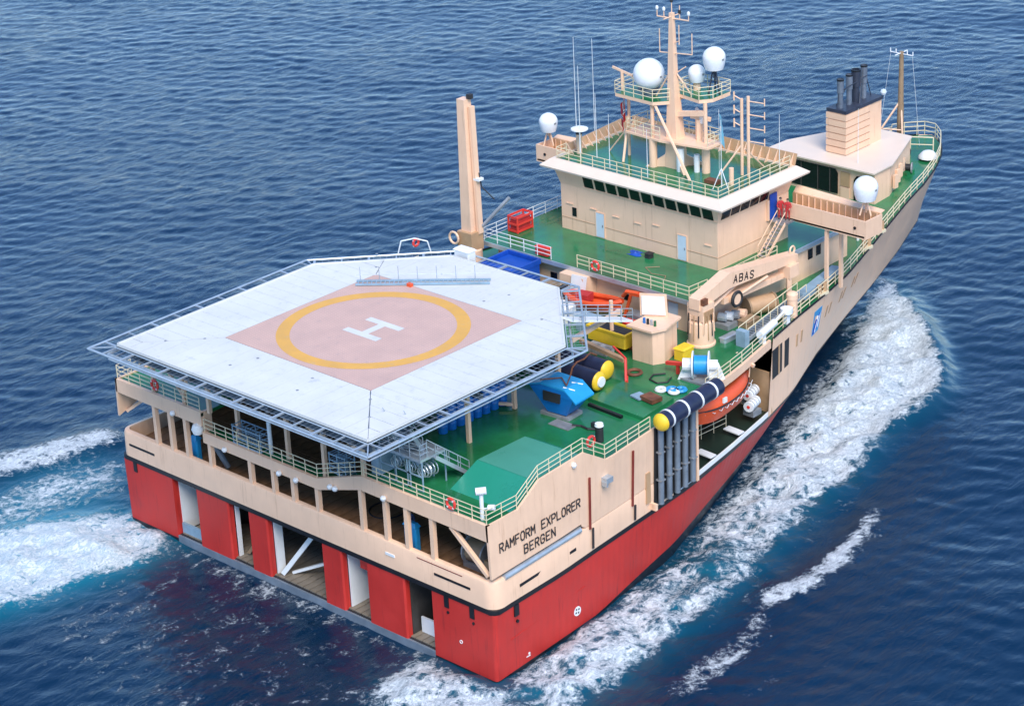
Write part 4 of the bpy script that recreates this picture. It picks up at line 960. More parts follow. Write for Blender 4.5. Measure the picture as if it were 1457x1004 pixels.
# --- cranes --------------------------------------------------------------
t = thing('deck_crane', (11.7,32.0,12), 'folded cream knuckle-boom crane lettered ABAS beside the deckhouse', 'crane')
MB().lathe([(1.0,12),(1.0,13.9),(.85,14.0),(.85,14.1)], (11.7,32,0), 20).build('pedestal', 'cream', t, True)
MB().lathe([(1.12,12),(1.12,12.15),(1.0,12.2)], (11.7,32,0), 20).build('base_flange', 'cream', t)
for k in range(9):
    a = R(-150+k*22); MB().bar((11.7+1.04*math.cos(a),32+1.04*math.sin(a),12.6+.25*(k%3)),(11.7+.95*math.cos(a),32+.95*math.sin(a),14.6),.05,n=5).build('hydraulic_pipe', ['wing_panel','dark','cream'][k%3], t)
m = MB(); m.bx(10.95,12.45,31.3,32.7,14.1,15.4); m.build('slew_column', 'cream', t)
def boom_box(P, Q, w, h0, h1):
    P, Q = Vector(P), Vector(Q); m = MB(); w /= 2
    m.add([(P.x-w,P.y,P.z-h0),(P.x+w,P.y,P.z-h0),(P.x+w,P.y,P.z),(P.x-w,P.y,P.z),(Q.x-w,Q.y,Q.z-h1),(Q.x+w,Q.y,Q.z-h1),(Q.x+w,Q.y,Q.z),(Q.x-w,Q.y,Q.z)], [(0,1,2,3),(7,6,5,4),(0,4,5,1),(1,5,6,2),(2,6,7,3),(3,7,4,0)]); return m
m = boom_box((11.7,31.2,15.9),(11.7,35.0,16.9),1.0,.9,1.25); m.build('boom', 'cream', t)
m = boom_box((11.7,35.0,16.9),(11.7,43.6,15.75),1.0,1.25,.6); bm_ = m.build('boom', 'cream', t)
m = boom_box((11.7,34.5,14.9),(11.7,42.5,14.55),.55,.5,.45); m.build('jib', 'cream', t)
m = MB(); m.bar((11.7,33.0,14.4),(11.7,36.8,15.6),.16); m.bar((12.3,35.8,14.8),(12.3,39.5,15.2),.11); m.build('hydraulic_ram', 'cream', t)
m = MB(); m.torus((12.35,35.6,14.6), .55, .14, 0, 18, 6); m.build('hose_reel', 'dark', t); MB().bar((12.0,35.6,14.6),(12.4,35.6,14.6),.5,n=16).build('reel_drum', 'cream', t)
m = MB(); m.bx(11.4,12.6,42.0,43.2,14.2,15.2); m.bar((12.35,42.2,12.2),(12.35,42.2,14.4),.22); m.torus((11.7,43.5,16.0), .3, .08, 0, 12, 5); m.build('boom_tip', 'cream', t)
for i in range(7): MB().bx(12.42,12.52,31.4+.17*i,31.5+.17*i,13.1+.12*(i%2),14.9).build('ladder_bar', 'wing_panel', t)
MB().bx(12.0,12.5,31.35,31.9,15.42,15.9).build('control_box', 'rust', t)
ab = math.atan2(-1.15, 8.6); ex = Vector((0, math.cos(ab), math.sin(ab))); up = Vector((0, -math.sin(ab), math.cos(ab)))
letters('ABAS', lambda a, b: (12.215, 35.4+ex.y*a+up.y*b, 15.95+ex.z*a+up.z*b), t, .4, .58, .68, .11)
t = thing('deck_crane', (-11.75,31.2,12), 'cream crane with its boom folded straight up behind the helideck', 'crane')
MB().lathe([(.95,12),(.95,14.6),(.8,14.7)], (-11.75,31.2,0), 18).build('pedestal', 'cream', t, True)
m = MB(); m.bx(-12.55,-10.95,30.5,31.9,14.6,16.2); m.build('slew_column', 'wing_panel', t)
m = MB(); m.add([(-12.35,30.8,15.5),(-11.25,30.8,15.5),(-11.25,32.1,15.5),(-12.35,32.1,15.5),(-12.15,30.9,27.4),(-11.35,30.9,27.4),(-11.35,31.7,27.4),(-12.15,31.7,27.4)], [(0,1,5,4),(1,2,6,5),(2,3,7,6),(3,0,4,7),(4,5,6,7)]); m.build('boom', 'cream', t)
m = MB(); m.beam((-11.00,31.6,16.0),(-11.15,31.5,26.8),.3,.5); m.build('jib', 'cream', t)
MB().bx(-11.45,-11.05,31.3,31.7,27.41,27.8).build('boom_head', 'dark', t)
m = MB(); m.bar((-10.85,31.8,16.6),(-9.05,33.2,19.0),.16); m.build('hydraulic_ram', 'steel', t)
m = MB(); m.path([(-10.85,31.7,21.2),(-10.75,31.8,20.0),(-9.95,32.4,18.9)], .05); m.build('crane_hose', 'dark', t)
MB().bx(-11.15,-10.55,31.3,31.9,20.6,20.8).build('ram_clamp', 'white', t)
m = MB(); m.torus((-12.75,30.3,15.6), .5, .1, 1, 14, 6); m.build('hose_coil', 'cream', t)
# --- lifeboat and rafts ---------------------------------------------------
def boat_hull(L, B, D, n=13, sheer=.25, flat=.55):
    rows = []
    for i in range(n):
        s = i/(n-1)*2-1; y = s*L/2; b = B/2*max(.02, (1-abs(s)**2.6)); zt = sheer*s*s; keel = -D*(1-.55*abs(s)**3)
        rows.append([(-b,y,zt),(-b*.92,y,zt-D*.35),(-b*flat,y,keel*.9),(0,y,keel),(b*flat,y,keel*.9),(b*.92,y,zt-D*.35),(b,y,zt)])
    return rows
def moved(rows, M): return [[tuple(M @ Vector(p)) for p in r] for r in rows]
t = thing('lifeboat', (16.0,29.4,8.4), 'long orange lifeboat hanging in the recess of the starboard side', 'lifeboat')
Mx = Matrix.Translation((15.75,29.2,9.75)) @ Matrix.Rotation(R(8.5), 4, 'Z')
MB().grid(moved(boat_hull(8.8,2.2,1.35,17,.18,.62), Mx)).build('boat_hull', 'orange', t, True)
can = [[(b*math.cos(a), y, .0+.25*(y/4.2)**2+.95*(1-abs(y/4.4)**4)*max(0,math.sin(a))) for a in np.linspace(0, math.pi, 9)] for y, b in [(s*4.2, 1.1*max(.03, 1-abs(s)**2.6)) for s in np.linspace(-1, 1, 17)]]
MB().grid(moved(can, Mx)).build('canopy', 'orange', t, True)
m = MB(); pts = [Mx @ Vector((b+.03, y, .25*(y/4.3)**2-.05)) for y, b in [(s*4.1, 1.15*(1-abs(s)**2.6)) for s in np.linspace(-.93, .93, 15)]]; m.path(pts, .06); m.build('rubbing_strake', 'dark', t)
p = Mx @ Vector((1.02,-1.2,.35)); MB().bx(p.x, p.x+.12, p.y-.25, p.y+.2, p.z-.18, p.z+.22).build('boat_marking', 'white', t)
m = MB()
for i in range(11):
    s = -.8+.16*i; y = s*4.1; b = 1.15*(1-abs(s)**2.6); q = Mx @ Vector((b+.05,y,-.15)); q2 = Mx @ Vector((b+.05,y+.3,-.35)); m.path([q,q2,Mx @ Vector((b+.04,y+.62,-.15))], .025, 4)
m.build('grab_line', 'white', t)
for y in (26.6, 32.2): m = MB(); m.beam((14.9,y,11.9),(16.6,y,11.3),.2,.25); m.bar((16.2,y,11.2),(16.1,y,10.3),.05); m.build('davit_arm', 'cream', t)
def canister(c, ang, r, L, label):
    t = thing('liferaft_canister', c, label, 'life raft', 'life raft canisters'); d_ = Vector((math.cos(ang), math.sin(ang), 0)); C = Vector(c)+Vector((0,0,r))
    m = MB(); m.bar(C-d_*L/2, C+d_*L/2, r, n=16); m.build('shell', 'white', t, True)
    for s in (-.3, 0, .3): m = MB(); m.bar(C+d_*(s*L-.03), C+d_*(s*L+.03), r*1.03, n=16); m.build('strap', 'steel', t)
    m = MB(); m.bar(C-d_*(L/2+.01)*1, C-d_*(L/2+.03), .14, n=8); m.build('hydrostatic_release', 'red_bright', t)
    m = MB(); m.bx(C.x-.5,C.x+.5,C.y-.5,C.y+.5,c[2]-.45,c[2]); m.build('cradle', 'steel', t)
canister((15.3,33.6,6.9), R(104), .42, 1.4, 'white life raft canister nearest the hull edge in the side recess')
canister((14.5,34.5,7.3), R(104), .42, 1.4, 'white life raft canister further in behind the orange lifeboat')
railing([(13.8,23.2,5.85),(14.4,31.5,5.85)], gap=1.4, mat='cream_rail', h=1.2)
# --- life buoys -----------------------------------------------------------
def lifebuoy(c, axis, label, r=.36):
    t = thing('life_buoy', c, label, 'life buoy', 'red life buoys on the rails')
    MB().torus(c, r, .1, axis, 20, 8).build('ring', 'red_bright', t, True)
    for k in range(4):
        a = k*math.pi/2+.78; q = [0,0,0]; i, j = [(1,2),(0,2),(0,1)][axis]; q[i] = r*math.cos(a); q[j] = r*math.sin(a); P = Vector(c)+Vector(q)
        MB().bx(P.x-.06,P.x+.06,P.y-.108,P.y+.108,P.z-.05,P.z+.05).build('reflective_band', 'white', t)
lifebuoy((16.2,.02,12.75), 1, 'red life buoy on the stern rail near the camera post')
lifebuoy((18.95,11.0,13.9), 0, 'red life buoy on the starboard rail above the ship name')
lifebuoy((-14.6,.0,12.9), 1, 'red life buoy under the left corner of the helideck')
lifebuoy((.8,32.35,15.65), 1, 'red life buoy on the boat deck rail in front of the bridge')
lifebuoy((-9.0,22.4,18.5), 0, 'small red life buoy at the far edge of the helideck', .28)
# --- blue covered skip -----------------------------------------------------
t = thing('work_skip', (11.6,16.1,12), 'bright blue boat-shaped covered skip standing on the green deck', 'skip')
Ms = Matrix.Translation((11.6,16.1,12.33)) @ Matrix.Rotation(R(5), 4, 'Z') @ Matrix.Diagonal((.98,.92,1.08,1))
m = MB(); tp = [(-2.0,-1.15,1.7),(1.9,-1.15,1.35),(2.1,1.15,1.35),(-2.0,1.15,1.7)]; bt = [(-.7,-.8,0),(1.0,-.8,0),(1.0,.8,0),(-.7,.8,0)]
m.add([Ms @ Vector(p) for p in bt+tp], [(3,2,1,0),(0,1,5,4),(1,2,6,5),(2,3,7,6),(3,0,4,7)]); m.build('skip_body', 'blue', t)
m = MB(); lid = [(-2.5,-1.2,1.75),(-1.0,-1.2,2.15),(1.2,-1.2,2.05),(2.2,-1.2,1.3)]
m.add([Ms @ Vector(p) for p in lid+[(x,1.2,z) for x,y,z in lid]+[(x,y,z-.12) for x,y,z in lid]+[(x,1.2,z-.12) for x,y,z in lid]], [(0,1,5,4),(1,2,6,5),(2,3,7,6),(8,9,13,12),(9,10,14,13),(10,11,15,14),(0,1,9,8),(1,2,10,9),(2,3,11,10),(4,5,13,12),(5,6,14,13),(6,7,15,14),(0,4,12,8),(3,7,15,11)]); m.build('lid', 'blue_light', t)
m = MB(); m.add([Ms @ Vector(p) for p in ((-1.0,-1.19,2.0),(1.2,-1.19,1.95),(1.9,-1.16,1.36),(-2.0,-1.16,1.7))], [(0,1,2,3)]); m.build('side_sheet', 'blue', t)
m = MB(); m.ext([Ms @ Vector(p) for p in ((-.75,-1.24,.95),(.75,-1.24,.95),(.85,-1.24,1.65),(-.75,-1.24,1.65))], Ms.to_3x3() @ Vector((0,.08,0))); m.build('side_panel', 'dark', t)
for p, q in (((.9,-.9,2.1),(1.6,-.4,1.85)),((.9,.2,2.1),(1.5,.8,1.9))): m = MB(); m.bar(Ms @ Vector(p), Ms @ Vector(q), .05); m.build('lid_handle', 'white', t)
m = MB(); m.path([Ms @ Vector(p) for p in ((-1.2,-.9,2.2),(0,.2,2.25),(1,-.6,2.15),(.3,.9,2.2))], .05); m.build('lashing_rope', 'rust', t)
m = MB(); m.bx(-1.3,1.3,-.9,.9,-.33,-.08); m.v = [tuple(Ms @ Vector(p)) for p in m.v]; m.build('skid', 'steel', t)
MB().beam((12.0,14.7,12.02),(13.9,14.7,12.02),1.0,.05).build('steel_plate', 'steel', None); tag(bpy.data.objects['steel_plate'], 'grey steel plate lying on deck under the blue skip', 'plate')
# --- dark float cylinders under the helideck -------------------------------
def float_cyl(p, q, r, label):
    t = thing('float_cylinder', (p[0],p[1],p[2]-r), label, 'float', 'long dark floats beside the helideck'); P, Q = Vector(p), Vector(q); d_ = (Q-P).normalized()
    m = MB(); m.bar(P, Q, r, n=20); m.build('float_body', 'navy_rubber', t, True)
    a = d_.cross(EZ).normalized(); b = a.cross(d_); rows = []
    for k in range(7):
        th = k/6*math.pi/2; rows.append([tuple(Q+d_*(.4*r*math.sin(th))+(a*math.cos(f)+b*math.sin(f))*r*1.01*math.cos(th)) for f in np.linspace(0, 2*math.pi, 21)])
    MB().grid(rows).build('end_cap', 'yellow', t, True)
    return t, Q, d_
t, Q, d_ = float_cyl((3.0,20.5,12.85), (11.3,20.55,12.85), .74, 'near dark blue float cylinder with a white-faced yellow end cap')
m = MB(); m.bar(Q+d_*.15, Q+d_*.34, .46, .38, 16); m.build('cap_face', 'white', t, True)
float_cyl((2.2,22.35,12.85), (10.5,22.4,12.85), .74, 'far dark blue float cylinder with a plain yellow end cap')
m = MB()
for k in range(9):
    pass
m.path([(9.3,19.6,12.4),(9.3,19.68,13.0),(9.3,19.95,13.6),(9.25,20.5,13.83),(9.1,21.5,13.7),(8.9,22.4,13.83),(8.9,23.1,13.4)], .07); o = m.build('lashing_strap', 'rust', None); tag(o, 'rusty red strap lashed over the two dark floats', 'strap')
t = thing('float_cradle', (11.4,23.2,12), 'small red steel cradle frame beside the yellow float ends', 'cradle')
m = MB(); m.beam((11.3,23.6,12),(11.3,23.6,13.6),.16); m.beam((11.8,23.0,12),(11.3,23.6,13.6),.14); m.beam((11.9,23.0,12.05),(11.3,23.7,12.05),.2); m.beam((11.3,23.6,13.6),(9.6,24.2,13.9),.12); m.build('frame_bar', 'red_bright', t)
MB().beam((6.0,24.6,13.3),(10.6,24.3,13.0),.35,.3).build('timber_baulk', 'wing_panel', None); tag(bpy.data.objects['timber_baulk'], 'tan timber baulk lying behind the dark floats', 'timber')
# --- roll on the starboard side and the tubes hanging under it -------------
t = thing('side_boom', (19.45,17.8,12.2), 'thick dark blue roll with yellow end and white straps on the starboard rail', 'float roll')
P, Q = Vector((19.55,17.8,12.95)), Vector((18.9,24.9,12.95)); d_ = (Q-P).normalized()
MB().bar(P, Q, .66, n=20).build('float_body', 'navy_rubber', t, True)
a = d_.cross(EZ).normalized(); b = a.cross(d_)
MB().grid([[tuple(P-d_*(.42*math.sin(th))+(a*math.cos(f)+b*math.sin(f))*.67*math.cos(th)) for f in np.linspace(0, 2*math.pi, 21)] for th in np.linspace(0, math.pi/2, 7)]).build('end_cap', 'yellow', t, True)
for k in range(4):
    c = P.lerp(Q, .1+.255*k); m = MB(); m.bar(c-d_*.1, c+d_*.1, .69, n=20); m.build('strap', 'white', t, True)
ords = ['first', 'second', 'third', 'fourth', 'fifth']
for k in range(5):
    y = 18.3+k*1.05; x = topx(y, 9)+.35
    t = thing('hanging_tube', (x,y,6.0), f'{ords[k]} grey tube from the yellow end, hanging below the side roll', 'tube', 'grey tubes hanging on the starboard side')
    m = MB(); m.bar((x+.1,y,12.4),(x,y,6.15),.22,n=12); m.build('tube_body', 'grey_tube', t, True)
    m = MB(); m.bx(x-.25,x-.1,y+.2,y+.42,6.2,12.2); m.build('back_rail', 'dark', t)
    for z in (8.0, 10.2): MB().bx(x-.3,x+.26,y-.25,y+.28,z,z+.1).build('tube_clamp', 'steel', t)
for y in (17.6, 23.1):
    m = MB(); x = topx(y, 9); m.bx(x-.1,x+.45,y-.12,y+.12,5.9,12.4 if y > 20 else 6.4); m.build('boom_bracket', 'cream', ship)
MB().ext([(18.55,17.9,6.0),(18.1,23.0,6.0),(18.3,23.0,12.2),(18.75,17.9,12.2)], (.08,0,0)).build('boom_backing', 'dark', ship)
# --- deck gear --------------------------------------------------------------
t = thing('control_cabin', (10.6,27.9,12), 'cream deck control cabin with a raised white-faced lid', 'cabin')
m = MB(); m.ext([(9.5,26.5,12),(11.4,26.6,12),(11.9,27.4,12),(11.3,29.6,12),(9.5,29.6,12)], (0,0,2.7)); m.build('cabin_body', 'cream', t)
m = MB(); m.ext([(9.2,26.2,14.7),(11.6,26.3,14.7),(12.1,27.4,14.7),(11.5,29.9,14.7),(9.2,29.9,14.7)], (0,0,.16)); m.build('cabin_top', 'cream', t)
m = MB(); m.ext([(8.9,28.2,14.85),(10.7,29.3,14.85),(10.6,29.3,16.6),(8.8,28.3,16.6)], (-.08,.12,0)); m.build('lid', 'cream', t)
m = MB(); m.ext([(9.06,28.22,15.0),(10.6,29.17,15.0),(10.5,29.17,16.48),(8.98,28.3,16.48)], (.02,-.03,0)); m.build('lid_face', 'white', t)
for k in range(4): MB().bx(10.0+k*.35,10.15+k*.35,27.2,27.35,14.86,15.3).build('control_lever', ['blue','dark','alu','deck_green'][k], t)
for k in range(4): MB().bx(11.5-.08*k,11.6-.08*k,28.0+.35*k,28.12+.35*k,12.6,14.3).build('cabin_rib', 'wing_panel', t)
def crate(name, x0,x1,y0,y1,z0,z1, mat, label, cat, rim=True, open_=False):
    t = thing(name, ((x0+x1)/2,(y0+y1)/2,z0), label, cat); c = .1
    m = MB(); m.ext([(x0+c,y0,z0),(x1-c,y0,z0),(x1,y0+c,z0),(x1,y1-c,z0),(x1-c,y1,z0),(x0+c,y1,z0),(x0,y1-c,z0),(x0,y0+c,z0)], (0,0,(z1-z0)*.86)); m.build('body', mat, t)
    if open_:
        h = z0+(z1-z0)*.86
        if mat == 'yellow': MB().bx(x0+.13,x1-.13,y0+.13,y1-.13,h+.004,h+.03).build('interior_shade', 'dark', t)  # dark sheet painting the shade inside the open skip
        for a in ((x0-.05,x1+.05,y0-.05,y0+.12),(x0-.05,x1+.05,y1-.12,y1+.05),(x0-.05,x0+.12,y0+.12,y1-.12),(x1-.12,x1+.05,y0+.12,y1-.12)): MB().bx(*a, h+.002, z1).build('rim', mat, t)
    else:
        m = MB(); m.add([(x0-.04,y0-.04,z0+(z1-z0)*.86),(x1+.04,y0-.04,z0+(z1-z0)*.86),(x1+.04,y1+.04,z0+(z1-z0)*.86),(x0-.04,y1+.04,z0+(z1-z0)*.86),(x0+.12,y0+.12,z1),(x1-.12,y0+.12,z1),(x1-.12,y1-.12,z1),(x0+.12,y1-.12,z1)], [(3,2,1,0),(4,5,6,7),(0,1,5,4),(1,2,6,5),(2,3,7,6),(3,0,4,7)]); m.build('lid', mat, t)
    return t
crate('storage_box', 11.9,12.9,28.4,29.7,12,13.0, 'yellow', 'small yellow box beside the control cabin', 'box')
crate('yellow_skip', 4.6,8.4,26.9,28.5,12.35,13.5, 'yellow', 'long yellow open skip behind the control cabin', 'skip', open_=True)
t = crate('blue_tank', -8.4,-4.9,28.7,32.1,12.0,15.0, 'blue_deep', 'large blue open-topped tank between helideck and boat deck', 'tank', open_=True)
m = MB(); m.bx(-8.2,-5.1,28.9,31.9,14.5,14.7); m.build('tarpaulin', 'blue_deep', t)
t = thing('red_cage', (-10.7,36.0,15), 'red steel cage standing at the far rail of the boat deck', 'cage')
for (x,y) in ((-11.2,35.2),(-10.2,35.2),(-11.2,37.0),(-10.2,37.0)): MB().bx(x-.06,x+.06,y-.06,y+.06,15,16.4).build('corner_post', 'red_bright', t)
for z in (15.15,15.75,16.35):
    m = MB(); m.bx(-11.25,-10.15,35.12,35.2,z-.08,z+.08); m.bx(-11.25,-10.15,37.0,37.08,z-.08,z+.08); m.bx(-10.2,-10.12,35.2,37.0,z-.08,z+.08); m.bx(-11.28,-11.2,35.2,37.0,z-.08,z+.08); m.build('cage_band', 'red_bright', t)
MB().bx(-11.1,-10.3,35.3,36.9,15.05,16.1).build('cage_load', 'suit_red', t)
t = crate('red_locker', -5.9,-4.5,32.55,33.1,15.1,15.85, 'red_bright', 'red locker with white edge fixed to the boat deck rail', 'locker')
crate('deck_box', 1.7,2.3,37.2,37.8,15.0,15.45, 'dark', 'small black box on the boat deck near the right white door', 'box')
m = MB(); rows = [[(.0+.16*i+.25*math.sin(j), 37.0+.17*j, 15.02+.28*max(0,math.sin(math.pi*i/7))*max(0,math.sin(math.pi*j/6))*(.7+.3*math.sin(i*2+j))) for j in range(7)] for i in range(8)]; m.grid(rows); o = m.build('blue_sheet', 'blue_deep', None); tag(o, 'crumpled blue sheet lying on the boat deck before the bridge', 'sheet')
# winch reel
t = thing('winch_reel', (16.0,26.9,12), 'white winch reel wound with blue line near the starboard rail', 'winch')
W0, W1 = Vector((15.0,26.2,13.15)), Vector((16.7,27.4,13.15)); wd_ = (W1-W0).normalized()
MB().bar(W0+wd_*.55, W1-wd_*.55, .72, n=20).build('line_drum', 'blue_light', t, True)
for p in (W0+wd_*.4, W1-wd_*.5): m = MB(); m.bar(p, p+wd_*.1, 1.05, n=24); m.build('flange', 'white', t, True)
m = MB(); m.bar(W1-wd_*.4, W1+wd_*.2, .4, n=12); m.build('drive_motor', 'white', t); MB().bar(W0-wd_*.3, W0+wd_*.4, .5, n=14).build('gearbox', 'white', t)
m = MB()
for p in (W0, W1): m.ext([p+Vector((-.5,-.5,-1.15)), p+Vector((.5,.4,-1.15)), p+Vector((.1,.1,.2)), p+Vector((-.1,-.1,.2))], wd_*.12)
m.build('stand', 'white', t); MB().bx(14.7,16.9,25.8,27.9,12,12.15).build('base_plate', 'steel', t)
m = MB(); m.beam((12.9,26.4,12.7),(15.0,26.6,13.0),.3,.25); m.beam((13.9,26.5,12.0),(13.9,26.5,12.8),.2); m.build('guide_arm', 'red_bright', t)
t = thing('pallet_load', (15.2,21.2,12.3), 'grey pallet with flat steel grating on the green hatch', 'pallet')
MB().beam((14.2,21.2,12.4),(15.2,21.0,12.4),.9,.12).build('pallet', 'steel_blue', t); MB().beam((15.1,21.3,12.5),(16.4,21.1,12.5),1.0,.3).build('grating', 'rust', t)
t = thing('rope_bundle', (15.6,23.9,12), 'bundle of blue and white coils on deck beside the side roll', 'rope')
for k, (x, y, c) in enumerate(((14.9,23.3,'white'),(15.5,23.8,'blue_light'),(16.1,24.2,'blue_light'),(15.9,23.6,'white'))): MB().torus((x,y,12.16), .32, .15, 2, 14, 6).build('coil', c, t, True)
o = MB().torus((11.3,24.6,12.1), .5, .13, 2, 16, 6).build('rusty_ring', 'rust', None, True); tag(o, 'rust red coiled ring on deck beside the control cabin', 'ring')
# blue barrels
for i in range(8):
    x, y = 7.0+.02*i, 8.6+i*.86
    w_ = ['nearest the stern', 'second from the stern', 'third from the stern', 'fourth from the stern', 'fifth from the stern', 'fourth from the float cylinders', 'third from the float cylinders', 'nearest the float cylinders'][i]
    t = thing('barrel', (x,y,12), f'blue barrel {w_} in the row under the helideck edge', 'barrel', 'row of blue barrels under the helideck')
    MB().lathe([(0,12.02),(.36,12.02),(.38,12.5),(.4,12.52),(.38,12.55),(.38,12.95),(.4,12.97),(.38,13.0),(.37,13.95),(.34,14.0),(0,13.98)], (x,y,0), 16).build('drum', 'blue', t, True)
    MB().torus((x,y,14.0), .35, .03, 2, 16, 5).build('rim', 'blue_deep', t)
# stern gear
t = thing('camera_post', (18.4,.7,12), 'white post carrying two white cameras at the stern rail corner', 'camera post')
MB().bar((18.4,.7,12),(18.4,.7,13.9),.14,n=10).build('post', 'white', t); MB().bar((18.2,.4,14.1),(18.7,.9,14.15),.26,n=12).build('camera', 'white', t, True); MB().bar((18.9,.8,13.0),(19.3,1.0,13.05),.2,n=10).build('camera', 'white', t, True)
MB().bar((18.17,.37,14.1),(18.2,.4,14.1),.2,n=12).build('lens', 'dark', t); MB().bar((18.5,.75,12.8),(18.95,.85,12.95),.06).build('arm', 'white', t)
t = thing('searchlight_post', (16.8,14.3,12), 'short black post with white cap beside the starboard rail', 'post')
MB().bar((16.8,14.3,12),(16.8,14.3,13.2),.3,n=12).build('post', 'dark', t, True); MB().lathe([(0,13.45),(.3,13.4),(.34,13.2),(0,13.2)], (16.8,14.3,0), 12).build('cap', 'white', t, True); MB().bx(16.2,16.5,14.1,14.4,13.0,13.35).build('lamp', 'dark', t)
for x, z in ((-12.6,10.9),(-6.9,9.6),(-1.0,9.5),(.8,9.5),(9.8,10.9),(4.4,10.1),(4.9,10.1)):
    o = MB().lathe([(0,-.2),(.16,-.15),(.22,0),(.16,.15),(0,.2)], (x,-.16,z+.3), 12).build('stern_lamp', 'white', ship, True)
t = thing('towing_winch', (16.6,3.0,6.8), 'rusty cable winch behind the stern opening under the name', 'winch')
MB().bar((15.3,2.6,8.0),(16.9,2.8,8.0),.85,n=18).build('cable_drum', 'brown', t, True)
for x in (15.2,16.9): MB().bar((x,2.7,8.0),(x+.12,2.7,8.0),1.1,n=20).build('flange', 'steel', t)
MB().bx(15.0,17.3,2.0,3.6,6.8,7.2).build('base', 'steel', t); MB().bx(17.4,18.7,1.6,3.0,6.8,8.2).build('motor_housing', 'brown', t)
for (x0,x1,y,lab) in ((-12.6,-11.9,1.2,'blue cabinet standing in the left stern opening'),(9.9,11.1,1.4,'blue cabinet standing in the right stern opening near the pillars')):
    crate('blue_cabinet', x0,x1,y,y+.5,6.82,8.9, 'blue_light', lab, 'cabinet')
t = thing('ladder', (12.7,2.4,6.8), 'grey ladder leaning inside the right stern opening', 'ladder'); m = MB()
for o in (0,.5): m.bar((12.5+o,2.2,11.4),(13.4+o,4.6,6.85),.04)
m.build('stile', 'alu', t)
for k in range(10): p = Vector((12.5,2.2,11.4)).lerp(Vector((13.4,4.6,6.85)), (k+.5)/10); MB().bar(p, p+Vector((.5,0,0)), .03).build('rung', 'alu', t)
o = MB().bar((-9.9,.6,10.4),(-8.9,1.6,7.2),.22,n=10).build('chute_tube', 'grey_tube', None); tag(o, 'grey chute tube slanting down in the left stern opening', 'tube')
MB().lathe([(0,-.5),(.35,-.35),(.48,0),(.35,.35),(0,.5)], (-10.0,.0,10.6), 14).build('buoy', 'white', None, True); tag(bpy.data.objects['buoy'], 'white round buoy hanging at the step of the stern walkway', 'buoy')
o = MB().torus((5.0,4.5,6.85), 1.3, .06, 2, 24, 5).build('hose_loop', 'dark', None); tag(o, 'dark hose loop lying on the brown working deck', 'hose')
def rack(loc, s, label, mat='steel_blue'):
    x, y, z = loc; t = thing('scaffold_rack', loc, label, 'rack')
    for dx in (-s,0,s):
        for dy in (-.45,.45): MB().bar((x+dx,y+dy,z),(x+dx,y+dy,z+1.6),.05).build('upright', mat, t)
    for zz in (.15,.6,1.05,1.5):
        m = MB()
        for dy in (-.5,.5): m.bar((x-s,y+dy,z+zz),(x+s,y+dy,z+zz),.05)
        for k in range(7): m.bar((x-s+k*s/3,y-.5,z+zz),(x-s+k*s/3,y+.5,z+zz),.035)
        m.build('shelf_frame', mat, t)
rack((-4.8,.75,10.4), 1.5, 'pale blue tubular rack behind the centre stern rail')
rack((4.8,.8,11.2), .8, 'grey tubular rack beside the stern ramp')
MB().bar((-2.9,.9,10.4),(-2.9,.9,13.2),.16,n=8).build('lamp_post', 'white', None); tag(bpy.data.objects['lamp_post'], 'short white post beside the tubular rack at the stern', 'post')
for (x,y,lab) in ((-11.2,6.4,'leftmost dark streamer reel'),(-7.2,5.6,'second dark streamer reel from the left'),(-3.4,5.6,'middle dark streamer reel'),(.4,5.6,'dark streamer reel right of the middle one'),(4.2,5.8,'rightmost dark streamer reel')):  # dark reels added so the space under the helideck reads black
    t = thing('added_streamer_reel', (x,y,12), f'{lab} added to blacken the space under the helideck', 'reel', 'added reels that blacken the space under the helideck')
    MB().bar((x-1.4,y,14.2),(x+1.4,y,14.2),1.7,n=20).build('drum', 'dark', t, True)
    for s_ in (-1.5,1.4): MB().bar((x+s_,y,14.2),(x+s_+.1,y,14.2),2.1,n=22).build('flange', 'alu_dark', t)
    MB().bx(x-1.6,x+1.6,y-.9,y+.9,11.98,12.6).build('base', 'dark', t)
# hoses and cables lying on deck
for nm, pts, r, mt, lab in (('deck_hose', [(13.6,15.0,12.06),(14.2,15.3,12.06),(14.9,15.2,12.06),(15.5,15.6,12.06),(15.9,15.3,12.06)], .09, 'dark', 'short dark hose on deck beside the blue skip'),
        ('deck_cable', [(13.2,25.9,12.05),(12.6,25.2,12.05),(12.9,24.4,12.05),(13.8,24.2,12.05),(14.3,24.8,12.05),(14.0,25.6,12.05)], .06, 'dark', 'black cable loop on deck beside the winch reel'),
        ('deck_line', [(4.0,36.4,15.03),(3.2,35.6,15.03),(4.4,34.9,15.03),(5.6,35.2,15.03),(6.0,34.6,15.03)], .035, 'brown', 'thin brown line lying on the boat deck')):
    o = MB().path(pts, r, 6).build(nm, mt, None, True); tag(o, lab, 'hose')
for i, (x, y) in enumerate([(sx*q, SC+sy*q) for q in (8.6, 10.6) for sx in (-1, -.33, .33, 1) for sy in (-1, 1) if SC+sy*q < 20]):
    MB().bar((x,y,HZ-.01),(x,y,HZ+.02),.11,n=8).build('tie_down_point', 'steel', heli)
